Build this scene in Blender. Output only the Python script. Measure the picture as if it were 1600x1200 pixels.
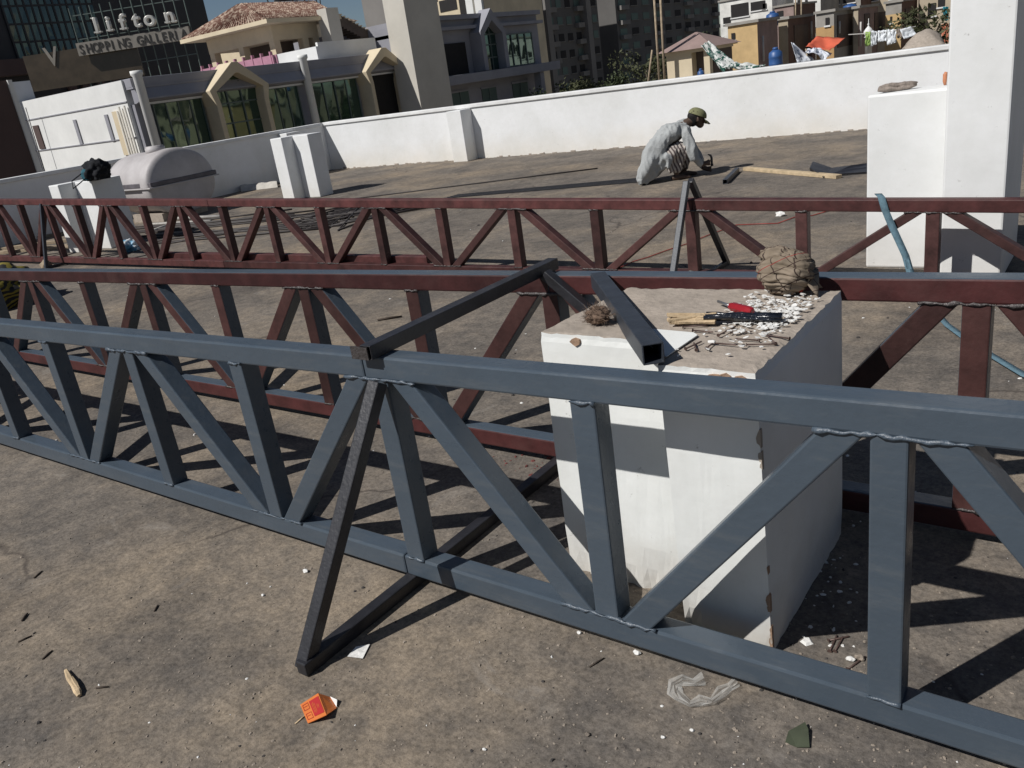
import bpy, bmesh, math, random
from mathutils import Vector, Matrix, noise
random.seed(7)
for o in list(bpy.data.objects): bpy.data.objects.remove(o)
scene = bpy.context.scene
COL = scene.collection

# ------------------------------------------------------------ camera, world, sun, exposure
def build_camera():
    f, pitch, roll, yaw = 1300.0, math.radians(20.4), math.radians(8.5), math.radians(38.66)
    F = Vector((0, math.cos(pitch), -math.sin(pitch))); R0 = Vector((1, 0, 0)); U0 = R0.cross(F)
    R = math.cos(roll)*R0 - math.sin(roll)*U0; U = math.sin(roll)*R0 + math.cos(roll)*U0
    M = Matrix.Rotation(yaw, 3, 'Z')
    R, U, F = M@R, M@U, M@F
    cd = bpy.data.cameras.new('camera'); co = bpy.data.objects.new('camera', cd); COL.objects.link(co)
    cd.sensor_width = 36; cd.lens = 36*f/1600; cd.clip_start = 0.05; cd.clip_end = 3000
    m = Matrix((R, U, -F)).transposed().to_4x4(); m.translation = Vector((0, 0, 1.6))
    co.matrix_world = m
    scene.camera = co
    return f, R, U, F
CF, CR, CU, CFW = build_camera()
CC = Vector((0, 0, 1.6))

SUN_AZ, SUN_EL = math.radians(61.9), math.radians(46.0)      # direction the light travels to (from +X), elevation
LD = Vector((math.cos(SUN_AZ)*math.cos(SUN_EL), math.sin(SUN_AZ)*math.cos(SUN_EL), -math.sin(SUN_EL)))
w = bpy.data.worlds.new('World'); scene.world = w; w.use_nodes = True
nt = w.node_tree; nt.nodes.clear()
sky = nt.nodes.new('ShaderNodeTexSky'); sky.sky_type = 'NISHITA'; sky.sun_disc = False
sky.sun_elevation = SUN_EL
tosun = -LD
sky.sun_rotation = math.atan2(tosun.x, tosun.y)
sky.air_density = 0.75; sky.dust_density = 0.3; sky.ozone_density = 1.0
bg = nt.nodes.new('ShaderNodeBackground'); bg.inputs['Strength'].default_value = 0.05
wo = nt.nodes.new('ShaderNodeOutputWorld')
nt.links.new(sky.outputs[0], bg.inputs[0]); nt.links.new(bg.outputs[0], wo.inputs[0])
sl = bpy.data.lights.new('sun', 'SUN'); sl.energy = 5.0; sl.angle = math.radians(0.5); sl.color = (1.0, 0.975, 0.94)
so = bpy.data.objects.new('sun', sl); COL.objects.link(so); so.rotation_euler = LD.to_track_quat('-Z', 'Y').to_euler()
so.location = (0, 0, 30)
vs = scene.view_settings
vs.view_transform = 'Standard'; vs.look = 'None'; vs.exposure = -0.22; vs.gamma = 1; vs.use_curve_mapping = False

# ------------------------------------------------------------ surveying: a sight line through a photo pixel meets a real plane
def ray(x, y):
    return (CFW*CF + CR*(x-800) - CU*(y-600)).normalized()
def PX(x, y, s): d = ray(x, y); return CC + d*((s-CC.x)/d.x)      # plane X = s
def PY(x, y, n): d = ray(x, y); return CC + d*((n-CC.y)/d.y)      # plane Y = n
def PZ(x, y, z=0.0): d = ray(x, y); return CC + d*((z-CC.z)/d.z)  # plane Z = z

# ------------------------------------------------------------ mesh builder
WL = {}
class MB:
    def __init__(s): s.v = []; s.f = []; s.m = []; s.sm = []
    def add(s, vs, fs, m=0, smooth=False):
        b = len(s.v); s.v += [tuple(q) for q in vs]
        for i, f in enumerate(fs):
            s.f.append(tuple(b+j for j in f)); s.m.append(m[i] if isinstance(m, (list, tuple)) else m); s.sm.append(smooth)
        return s
    def box(s, x0, x1, y0, y1, z0, z1, m=0):
        # face order: bottom, top, -y, +y, -x, +x
        v = [(x0,y0,z0),(x1,y0,z0),(x1,y1,z0),(x0,y1,z0),(x0,y0,z1),(x1,y0,z1),(x1,y1,z1),(x0,y1,z1)]
        return s.add(v, [(0,3,2,1),(4,5,6,7),(0,1,5,4),(2,3,7,6),(3,0,4,7),(1,2,6,5)], m)
    def hexa(s, v, m=0):
        return s.add(v, [(0,3,2,1),(4,5,6,7),(0,1,5,4),(2,3,7,6),(3,0,4,7),(1,2,6,5)], m)
    def beam(s, p, q, wd, ht, up=(0,0,1), m=0, hollow=False):
        p, q = Vector(p), Vector(q); d = (q-p).normalized(); up = Vector(up)
        x = d.cross(up).normalized(); y = x.cross(d).normalized()
        c = [(-1,-1),(1,-1),(1,1),(-1,1)]
        v = [p + x*(a*wd/2) + y*(b*ht/2) for a, b in c] + [q + x*(a*wd/2) + y*(b*ht/2) for a, b in c]
        fs = [(0,1,5,4),(1,2,6,5),(2,3,7,6),(3,0,4,7)]
        if not hollow:
            return s.add(v, fs+[(3,2,1,0),(4,5,6,7)], m)
        t = hollow
        iw, ih = wd/2-t, ht/2-t
        v += [p + x*(a*iw) + y*(b*ih) for a, b in c] + [q + x*(a*iw) + y*(b*ih) for a, b in c]
        fs += [(8,12,13,9),(9,13,14,10),(10,14,15,11),(11,15,12,8)]
        for i in range(4):
            j = (i+1) % 4
            fs.append((j, i, 8+i, 8+j)); fs.append((4+i, 4+j, 12+j, 12+i))
        return s.add(v, fs, m)
    def tube(s, pts, rad, n=8, m=0, smooth=True, squash=1.0):
        pts = [Vector(p) for p in pts]
        if not isinstance(rad, (list, tuple)): rad = [rad]*len(pts)
        vs = []; up = Vector((0.03, 0.05, 1)).normalized()
        for i, p in enumerate(pts):
            d = (pts[min(i+1, len(pts)-1)] - pts[max(i-1, 0)])
            d = d.normalized() if d.length > 1e-9 else Vector((1,0,0))
            u2 = up if abs(d.dot(up)) < .95 else Vector((1, .1, 0))
            x = d.cross(u2).normalized(); y = x.cross(d).normalized()
            for k in range(n):
                a = 2*math.pi*k/n
                vs.append(p + (x*math.cos(a) + y*math.sin(a)*squash)*rad[i])
        fs = []
        for i in range(len(pts)-1):
            for k in range(n):
                fs.append((i*n+k, i*n+(k+1) % n, (i+1)*n+(k+1) % n, (i+1)*n+k))
        fs.append(tuple(range(n-1, -1, -1))); fs.append(tuple(range((len(pts)-1)*n, len(pts)*n)))
        return s.add(vs, fs, m, smooth)
    def prism(s, poly, ext, m=0, ms=None):
        n = len(poly); e = Vector(ext); a = [Vector(p) for p in poly]
        v = a + [p+e for p in a]
        fs = [tuple(range(n-1, -1, -1)), tuple(range(n, 2*n))] + [(i, (i+1) % n, n+(i+1) % n, n+i) for i in range(n)]
        if ms is None: ms = m
        return s.add(v, fs, [m, m]+[ms]*n)
    def lathe(s, c, prof, n=16, m=0, axis='z', smooth=True):
        c = Vector(c); vs = []; fs = []
        for r, h in prof:
            for k in range(n):
                a = 2*math.pi*k/n
                q = {'z': (r*math.cos(a), r*math.sin(a), h), 'x': (h, r*math.cos(a), r*math.sin(a)), 'y': (r*math.sin(a), h, r*math.cos(a))}[axis]
                vs.append(c + Vector(q))
        for i in range(len(prof)-1):
            for k in range(n):
                fs.append((i*n+k, i*n+(k+1) % n, (i+1)*n+(k+1) % n, (i+1)*n+k))
        fs.append(tuple(range(n-1, -1, -1))); fs.append(tuple(range((len(prof)-1)*n, len(prof)*n)))
        return s.add(vs, fs, m, smooth)
    def sheet(s, grid, m=0, thick=0.0, smooth=True):
        # grid: rows of points; thick gives it a second skin
        R = len(grid); C = len(grid[0]); pts = [Vector(p) for r in grid for p in r]
        fs = [(i*C+j, i*C+j+1, (i+1)*C+j+1, (i+1)*C+j) for i in range(R-1) for j in range(C-1)]
        if not thick: return s.add(pts, fs, m, smooth)
        nrm = [Vector() for _ in pts]
        for f in fs:
            nn = (pts[f[1]]-pts[f[0]]).cross(pts[f[3]]-pts[f[0]])
            for k in f: nrm[k] += nn
        back = [p - (q.normalized() if q.length > 1e-12 else Vector((0,0,1)))*thick for p, q in zip(pts, nrm)]
        N = len(pts)
        f2 = fs + [tuple(N+k for k in reversed(f)) for f in fs]
        ring = [j for j in range(C)] + [i*C+C-1 for i in range(1, R)] + [(R-1)*C+j for j in range(C-2, -1, -1)] + [i*C for i in range(R-2, 0, -1)]
        for a, b in zip(ring, ring[1:]+ring[:1]): f2.append((b, a, N+a, N+b))
        return s.add(pts+back, f2, m, smooth)
    def build(s, name, mats, parent=None, bevel=0.0, seg=2, origin=None):
        if not isinstance(mats, (list, tuple)): mats = [mats]
        xs, ys, zs = zip(*s.v)
        c = Vector(((min(xs)+max(xs))/2, (min(ys)+max(ys))/2, min(zs)))
        if origin is not None: c = Vector(origin)
        me = bpy.data.meshes.new(name)
        me.from_pydata([tuple(Vector(q)-c) for q in s.v], [], s.f)
        for mm in mats: me.materials.append(mm)
        me.polygons.foreach_set('material_index', s.m); me.polygons.foreach_set('use_smooth', s.sm)
        me.update()
        o = bpy.data.objects.new(name, me); COL.objects.link(o); o.location = c; WL[o.name] = c
        if parent is not None: attach(o, parent)
        if bevel:
            b = o.modifiers.new('bevel', 'BEVEL'); b.width = bevel; b.segments = seg; b.limit_method = 'ANGLE'; b.angle_limit = math.radians(40)
        return o
def attach(o, parent):
    o.parent = parent; o.matrix_parent_inverse = Matrix.Translation(-WL[parent.name])
def tag(o, label=None, cat=None, group=None, kind=None):
    if label: o['label'] = label
    if cat: o['category'] = cat
    if group: o['group'] = group
    if kind: o['kind'] = kind
    return o
def thing(name, label, cat, loc, group=None):
    o = bpy.data.objects.new(name, None); COL.objects.link(o); o.location = loc; WL[o.name] = Vector(loc); o.empty_display_size = .1
    return tag(o, label, cat, group)

# ------------------------------------------------------------ materials
def mat(name, col, rough=.7, var=.18, scale=6.0, bump=0.0, bscale=40.0, spec=.5, metal=0.0, rnd=0.0, col2=None, mix=(.45, .65), coat=0.0):
    m = bpy.data.materials.new(name); m.use_nodes = True; t = m.node_tree; N = t.nodes; L = t.links
    b = N['Principled BSDF']; b.inputs['Roughness'].default_value = rough; b.inputs['Metallic'].default_value = metal
    b.inputs['Specular IOR Level'].default_value = spec
    if coat: b.inputs['Coat Weight'].default_value = coat; b.inputs['Coat Roughness'].default_value = .15
    tc = N.new('ShaderNodeTexCoord')
    n1 = N.new('ShaderNodeTexNoise'); n1.inputs['Scale'].default_value = scale; n1.inputs['Detail'].default_value = 6; n1.inputs['Roughness'].default_value = .65
    L.new(tc.outputs['Object'], n1.inputs['Vector'])
    r = N.new('ShaderNodeValToRGB')
    c2 = col2 if col2 else tuple(c*(1-var) for c in col); c1 = col if col2 else tuple(min(1, c*(1+var)) for c in col)
    r.color_ramp.elements[0].position = mix[0] if col2 else .3; r.color_ramp.elements[1].position = mix[1] if col2 else .7
    r.color_ramp.elements[0].color = (*c2, 1); r.color_ramp.elements[1].color = (*c1, 1)
    L.new(n1.outputs[0], r.inputs[0]); out = r.outputs[0]
    if rnd:
        oi = N.new('ShaderNodeObjectInfo'); mr = N.new('ShaderNodeMapRange'); mr.inputs[3].default_value = 1-rnd; mr.inputs[4].default_value = 1+rnd
        L.new(oi.outputs['Random'], mr.inputs[0])
        mx = N.new('ShaderNodeMix'); mx.data_type = 'RGBA'; mx.blend_type = 'MULTIPLY'; mx.inputs[0].default_value = 1
        L.new(out, mx.inputs[6]); L.new(mr.outputs[0], mx.inputs[7]); out = mx.outputs[2]
    L.new(out, b.inputs['Base Color'])
    if bump:
        n2 = N.new('ShaderNodeTexNoise'); n2.inputs['Scale'].default_value = bscale; n2.inputs['Detail'].default_value = 5
        L.new(tc.outputs['Object'], n2.inputs['Vector'])
        bp = N.new('ShaderNodeBump'); bp.inputs['Strength'].default_value = bump; bp.inputs['Distance'].default_value = .01
        L.new(n2.outputs[0], bp.inputs['Height']); L.new(bp.outputs[0], b.inputs['Normal'])
    return m

def deck_material():
    m = bpy.data.materials.new('deck_concrete'); m.use_nodes = True; t = m.node_tree; N = t.nodes; L = t.links
    b = N['Principled BSDF']; b.inputs['Roughness'].default_value = .92; b.inputs['Specular IOR Level'].default_value = .15
    tc = N.new('ShaderNodeTexCoord')
    def noi(sc, det=6, ro=.6, vec=None, dist=0.0):
        n = N.new('ShaderNodeTexNoise'); n.inputs['Scale'].default_value = sc; n.inputs['Detail'].default_value = det; n.inputs['Roughness'].default_value = ro
        n.inputs['Distortion'].default_value = dist
        L.new(vec if vec else tc.outputs['Object'], n.inputs['Vector']); return n.outputs[0]
    def ramp(i, p0, c0, p1, c1):
        r = N.new('ShaderNodeValToRGB'); e = r.color_ramp.elements
        e[0].position = p0; e[1].position = p1; e[0].color = (*c0, 1); e[1].color = (*c1, 1); L.new(i, r.inputs[0]); return r.outputs[0]
    def mixc(f, a, c, mode='MIX'):
        x = N.new('ShaderNodeMix'); x.data_type = 'RGBA'; x.blend_type = mode
        if isinstance(f, float): x.inputs[0].default_value = f
        else: L.new(f, x.inputs[0])
        for k, q in ((6, a), (7, c)):
            if isinstance(q, tuple): x.inputs[k].default_value = (*q, 1)
            else: L.new(q, x.inputs[k])
        return x.outputs[2]
    base = ramp(noi(1.1, 8, .68, dist=.4), .36, (.142, .128, .114), .66, (.230, .204, .176))
    # sandy dust drifts
    base = mixc(ramp(noi(.55, 7, .62), .46, (0,0,0), .66, (.85,.85,.85)), base, (.29, .238, .178))
    # dark damp-looking grime stains
    mp = N.new('ShaderNodeMapping'); mp.inputs['Location'].default_value = (7.3, 2.1, 0); L.new(tc.outputs['Object'], mp.inputs[0])
    base = mixc(ramp(noi(1.7, 9, .72, mp.outputs[0], .6), .50, (0,0,0), .68, (.7,.7,.7)), base, (.092, .086, .082))
    mp2 = N.new('ShaderNodeMapping'); mp2.inputs['Location'].default_value = (-4.1, 9.7, 0); mp2.inputs['Scale'].default_value = (1, .35, 1); mp2.inputs['Rotation'].default_value = (0, 0, .6)
    L.new(tc.outputs['Object'], mp2.inputs[0])
    base = mixc(ramp(noi(.8, 6, .6, mp2.outputs[0], 1.0), .55, (0,0,0), .72, (.5,.5,.5)), base, (.1, .088, .08))
    # fine speckle and grit
    base = mixc(.7, base, ramp(noi(55, 4, .8), .33, (.45,.45,.45), .6, (1.25,1.25,1.25)), 'MULTIPLY')
    base = mixc(.8, base, ramp(noi(11, 6, .75), .35, (.62,.62,.63), .66, (1.28,1.22,1.14)), 'MULTIPLY')
    vo = N.new('ShaderNodeTexVoronoi'); vo.inputs['Scale'].default_value = 26; L.new(tc.outputs['Object'], vo.inputs['Vector'])
    spot = ramp(vo.outputs['Distance'], .05, (.7,.7,.7), .10, (0,0,0))
    base = mixc(mixc(1.0, spot, ramp(noi(5, 3, .6), .56, (0,0,0), .62, (1,1,1)), 'MULTIPLY'), base, (.035, .03, .028))
    # long hairline cracks in the screed, and a pale cement-wash smear here and there
    cv = N.new('ShaderNodeTexVoronoi'); cv.feature = 'DISTANCE_TO_EDGE'; cv.inputs['Scale'].default_value = .42
    dn = N.new('ShaderNodeTexNoise'); dn.inputs['Scale'].default_value = 2.5; dn.inputs['Detail'].default_value = 6; L.new(tc.outputs['Object'], dn.inputs['Vector'])
    dv = N.new('ShaderNodeVectorMath'); dv.operation = 'MULTIPLY_ADD'; dv.inputs[1].default_value = (.5, .5, .5); L.new(dn.outputs[1], dv.inputs[0]); L.new(tc.outputs['Object'], dv.inputs[2]); L.new(dv.outputs[0], cv.inputs['Vector'])
    crack = ramp(cv.outputs['Distance'], .002, (.8,.8,.8), .006, (0,0,0))
    base = mixc(mixc(1.0, crack, ramp(noi(.9, 3, .5), .45, (0,0,0), .55, (1,1,1)), 'MULTIPLY'), base, (.06, .05, .045))
    mp3 = N.new('ShaderNodeMapping'); mp3.inputs['Location'].default_value = (3.7, -6.2, 0); L.new(tc.outputs['Object'], mp3.inputs[0])
    base = mixc(ramp(noi(2.6, 7, .7, mp3.outputs[0], .8), .6, (0,0,0), .74, (.55,.55,.55)), base, (.33, .30, .265))
    L.new(base, b.inputs['Base Color'])
    bp = N.new('ShaderNodeBump'); bp.inputs['Strength'].default_value = .4; bp.inputs['Distance'].default_value = .012
    bp2 = N.new('ShaderNodeBump'); bp2.inputs['Strength'].default_value = .6; bp2.inputs['Distance'].default_value = .004
    L.new(noi(9, 8, .65), bp.inputs['Height']); L.new(noi(90, 4, .75), bp2.inputs['Height'])
    L.new(bp.outputs[0], bp2.inputs['Normal']); L.new(bp2.outputs[0], b.inputs['Normal'])
    return m

def plaster_material(name, col, dirt, base_dirt=.35, top=.5):
    # painted plaster with rising dirt at its foot (a real stain), hairline cracks and trowel relief
    m = bpy.data.materials.new(name); m.use_nodes = True; t = m.node_tree; N = t.nodes; L = t.links
    b = N['Principled BSDF']; b.inputs['Roughness'].default_value = .75; b.inputs['Specular IOR Level'].default_value = .25
    g = N.new('ShaderNodeNewGeometry'); sp = N.new('ShaderNodeSeparateXYZ'); L.new(g.outputs['Position'], sp.inputs[0])
    n1 = N.new('ShaderNodeTexNoise'); n1.inputs['Scale'].default_value = 2.2; n1.inputs['Detail'].default_value = 8; n1.inputs['Roughness'].default_value = .7
    L.new(g.outputs['Position'], n1.inputs['Vector'])
    ad = N.new('ShaderNodeMath'); ad.operation = 'MULTIPLY_ADD'; ad.inputs[1].default_value = -.55; L.new(n1.outputs[0], ad.inputs[0]); L.new(sp.outputs[2], ad.inputs[2])
    mr = N.new('ShaderNodeMapRange'); mr.inputs[1].default_value = -.3; mr.inputs[2].default_value = top-.25; mr.inputs[3].default_value = base_dirt; mr.inputs[4].default_value = 0
    L.new(ad.outputs[0], mr.inputs[0])
    mx = N.new('ShaderNodeMix'); mx.data_type = 'RGBA'; mx.inputs[6].default_value = (*col, 1); mx.inputs[7].default_value = (*dirt, 1); L.new(mr.outputs[0], mx.inputs[0])
    n3 = N.new('ShaderNodeTexNoise'); n3.inputs['Scale'].default_value = .9; n3.inputs['Detail'].default_value = 9; n3.inputs['Roughness'].default_value = .75
    L.new(g.outputs['Position'], n3.inputs['Vector'])
    r3 = N.new('ShaderNodeValToRGB'); r3.color_ramp.elements[0].position = .3; r3.color_ramp.elements[1].position = .6
    r3.color_ramp.elements[0].color = (.86, .86, .84, 1); r3.color_ramp.elements[1].color = (1, 1, 1, 1); L.new(n3.outputs[0], r3.inputs[0])
    m2 = N.new('ShaderNodeMix'); m2.data_type = 'RGBA'; m2.blend_type = 'MULTIPLY'; m2.inputs[0].default_value = 1
    L.new(mx.outputs[2], m2.inputs[6]); L.new(r3.outputs[0], m2.inputs[7])
    # small scuffs
    n5 = N.new('ShaderNodeTexNoise'); n5.inputs['Scale'].default_value = 17; n5.inputs['Detail'].default_value = 6; n5.inputs['Roughness'].default_value = .8
    L.new(g.outputs['Position'], n5.inputs['Vector'])
    r5 = N.new('ShaderNodeValToRGB'); r5.color_ramp.elements[0].position = .29; r5.color_ramp.elements[1].position = .36
    r5.color_ramp.elements[0].color = (.5, .48, .46, 1); r5.color_ramp.elements[1].color = (1, 1, 1, 1); L.new(n5.outputs[0], r5.inputs[0])
    m3 = N.new('ShaderNodeMix'); m3.data_type = 'RGBA'; m3.blend_type = 'MULTIPLY'; m3.inputs[0].default_value = .8
    L.new(m2.outputs[2], m3.inputs[6]); L.new(r5.outputs[0], m3.inputs[7]); L.new(m3.outputs[2], b.inputs['Base Color'])
    n4 = N.new('ShaderNodeTexNoise'); n4.inputs['Scale'].default_value = 9; n4.inputs['Detail'].default_value = 7; L.new(g.outputs['Position'], n4.inputs['Vector'])
    bp = N.new('ShaderNodeBump'); bp.inputs['Strength'].default_value = .25; bp.inputs['Distance'].default_value = .01
    L.new(n4.outputs[0], bp.inputs['Height']); L.new(bp.outputs[0], b.inputs['Normal'])
    return m

def primer_material(name, col, rnd=.25, var=.35):
    # red-oxide primer brushed on tube: streaks along the steel, chalky scuffs, rubbed spots
    m = mat(name, col, .55, var, 9, .12, 60, .35, rnd=rnd)
    t = m.node_tree; N = t.nodes; L = t.links; b = N['Principled BSDF']
    src = b.inputs['Base Color'].links[0].from_socket
    tc = N.new('ShaderNodeTexCoord'); n = N.new('ShaderNodeTexNoise'); n.inputs['Scale'].default_value = 3.2; n.inputs['Detail'].default_value = 8; n.inputs['Roughness'].default_value = .72
    L.new(tc.outputs['Object'], n.inputs['Vector'])
    r = N.new('ShaderNodeValToRGB'); r.color_ramp.elements[0].position = .5; r.color_ramp.elements[1].position = .72
    r.color_ramp.elements[0].color = (0, 0, 0, 1); r.color_ramp.elements[1].color = (.55, .55, .55, 1); L.new(n.outputs[0], r.inputs[0])
    x = N.new('ShaderNodeMix'); x.data_type = 'RGBA'; L.new(r.outputs[0], x.inputs[0]); L.new(src, x.inputs[6]); x.inputs[7].default_value = (.085, .045, .04, 1)
    L.new(x.outputs[2], b.inputs['Base Color'])
    return m

def glass_material(name, col, wav=.6, rough=.04, tint=(.72, 1.0, .86)):
    m = bpy.data.materials.new(name); m.use_nodes = True; t = m.node_tree; N = t.nodes; L = t.links
    b = N['Principled BSDF']; b.inputs['Base Color'].default_value = (*col, 1); b.inputs['Roughness'].default_value = rough
    b.inputs['Specular IOR Level'].default_value = .8; b.inputs['IOR'].default_value = 1.9; b.inputs['Specular Tint'].default_value = (*tint, 1)
    g = N.new('ShaderNodeNewGeometry'); n = N.new('ShaderNodeTexNoise'); n.inputs['Scale'].default_value = .5; n.inputs['Detail'].default_value = 1
    L.new(g.outputs['Position'], n.inputs['Vector'])
    bp = N.new('ShaderNodeBump'); bp.inputs['Strength'].default_value = wav; bp.inputs['Distance'].default_value = .08
    L.new(n.outputs[0], bp.inputs['Height']); L.new(bp.outputs[0], b.inputs['Normal'])
    return m

M = {}
M['deck'] = deck_material()
M['white'] = plaster_material('white_plaster', (.80, .805, .805), (.66, .57, .42), .35, .45)
M['white2'] = plaster_material('white_plaster_plain', (.80, .805, .80), (.55, .48, .38), .25, .3)
M['blockwhite'] = plaster_material('block_plaster', (.82, .83, .81), (.4, .33, .26), .45, .22)
M['conc'] = mat('bare_concrete', (.36, .31, .26), .9, .2, 9, .5, 45, .2)
M['brown_conc'] = mat('broken_render', (.33, .22, .15), .9, .3, 20, .6, 60, .2)
M['grey'] = mat('grey_paint', (.063, .083, .106), .28, .10, 3, .12, 45, .5, rnd=.04)
M['greyside'] = mat('grey_paint_dull', (.060, .079, .101), .38, .12, 7, .10, 70, .5, rnd=.05)
M['primer'] = primer_material('red_primer', (.056, .0165, .016))
M['primer_far'] = primer_material('red_primer_weathered', (.077, .026, .0245), .35, .45)
M['primer_web'] = primer_material('brown_primer', (.048, .020, .018), .35, .4)
M['primer_far_web'] = primer_material('brown_primer_weathered', (.060, .026, .024), .4, .5)
M['weld'] = mat('weld_metal', (.075, .066, .064), .42, .5, 90, .5, 160, .6, .4)
M['weldgrey'] = mat('painted_weld', (.062, .083, .108), .42, .2, 60, .3, 140, .6)
M['black'] = mat('black_steel', (.022, .022, .026), .42, .35, 14, .15, 80, .5, rnd=.1)
M['blackblue'] = mat('blued_steel', (.032, .038, .049), .5, .3, 14, .12, 80, .5)
M['rod'] = mat('rusty_rod', (.035, .028, .026), .6, .3, 30)
M['coping'] = mat('coping_white', (.74, .74, .73), .7, .12, 3, .2, 25, .25)

for k_ in ('grey', 'greyside'):      # site dust and rubbed patches on the fresh paint
    t_ = M[k_].node_tree; N_ = t_.nodes; L_ = t_.links; b_ = N_['Principled BSDF']; src_ = b_.inputs['Base Color'].links[0].from_socket
    tc_ = N_.new('ShaderNodeTexCoord'); mp_ = N_.new('ShaderNodeMapping'); mp_.inputs['Scale'].default_value = (1.2, 6, 6); L_.new(tc_.outputs['Object'], mp_.inputs[0])
    n_ = N_.new('ShaderNodeTexNoise'); n_.inputs['Scale'].default_value = 3; n_.inputs['Detail'].default_value = 9; n_.inputs['Roughness'].default_value = .75; L_.new(mp_.outputs[0], n_.inputs['Vector'])
    r_ = N_.new('ShaderNodeValToRGB'); r_.color_ramp.elements[0].position = .5; r_.color_ramp.elements[1].position = .8; r_.color_ramp.elements[0].color = (0,0,0,1); r_.color_ramp.elements[1].color = (.5,.5,.5,1); L_.new(n_.outputs[0], r_.inputs[0])
    x_ = N_.new('ShaderNodeMix'); x_.data_type = 'RGBA'; L_.new(r_.outputs[0], x_.inputs[0]); L_.new(src_, x_.inputs[6]); x_.inputs[7].default_value = (.13, .135, .135, 1); L_.new(x_.outputs[2], b_.inputs['Base Color'])
    m_ = N_.new('ShaderNodeMapRange'); m_.inputs[1].default_value = .35; m_.inputs[2].default_value = .7; m_.inputs[3].default_value = .24; m_.inputs[4].default_value = .5; L_.new(n_.outputs[0], m_.inputs[0]); L_.new(m_.outputs[0], b_.inputs['Roughness'])

# ------------------------------------------------------------ setting: ground, deck
b = MB(); b.box(-1500, 1500, -1500, 1500, -16.5, -16)
tag(b.build('city_ground', mat('city_dust', (.22, .19, .15), .95, .25, .02)), kind='structure')
CORN_S, WALL_N, WALL_H = -15.73, 14.04, 1.092
b = MB(); b.box(CORN_S-.3, 16, -14, WALL_N+.3, -15.9, 0)
tag(b.build('roof_deck', M['deck'], origin=(0, 0, 0)), kind='structure')

# ------------------------------------------------------------ parapet walls
def crumble(mb, x0, x1, y, m, rng, step=.05, axis='x', sgn=-1):
    # broken plaster lip along a wall foot
    x = x0
    while x < x1:
        l = step*rng.uniform(.5, 2.6); h = max(.003, rng.gauss(.009, .010)); d = rng.uniform(.006, .02)
        if axis == 'x': mb.box(x, min(x+l, x1), y+sgn*d if sgn < 0 else y, y if sgn < 0 else y+d, 0.001, h, m)
        else: mb.box(y if sgn > 0 else y-d, y+d if sgn > 0 else y, x, min(x+l, x1), 0.001, h, m)
        x += l*rng.uniform(1, 2.6)
rng = random.Random(3)
far_wall = thing('parapet_wall', 'long sunlit white parapet wall along the far edge of the roof behind the worker', 'wall', ((CORN_S+16)/2, WALL_N+.1, 0))
b = MB(); b.box(CORN_S, 15.9, WALL_N, WALL_N+.2, 0, WALL_H-.075); b.build('wall_body', M['white'], far_wall)
b = MB(); b.box(CORN_S-.02, 15.9, WALL_N-.03, WALL_N+.23, WALL_H-.072, WALL_H); b.build('coping', M['coping'], far_wall, bevel=.012)
p0 = PY(718, 172, WALL_N-.3).x
b = MB(); b.box(p0-.32, p0+.06, WALL_N-.36, WALL_N-.002, 0, WALL_H-.078); b.build('pilaster', M['white'], far_wall, bevel=.01)
b = MB(); crumble(b, CORN_S+.1, 2, WALL_N-.002, 0, rng); tag(b.build('broken_plaster', M['conc'], far_wall), kind='stuff')
left_wall = thing('parapet_wall', 'shaded white parapet wall running off to the left behind the domed water tank', 'wall', (CORN_S-.1, 7, 0))
b = MB(); b.box(CORN_S-.2, CORN_S-.002, -8, WALL_N-.002, 0, WALL_H-.075); b.build('wall_body', M['white'], left_wall)
b = MB(); b.box(CORN_S-.23, CORN_S+.03, -8, WALL_N-.034, WALL_H-.072, WALL_H); b.build('coping', M['coping'], left_wall, bevel=.012)
pp = PX(455, 205, CORN_S+.3).y
b = MB(); b.box(CORN_S, CORN_S+.3, pp-.15, pp+.25, 0, WALL_H-.078); b.build('pilaster', M['white'], left_wall, bevel=.01)

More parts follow.
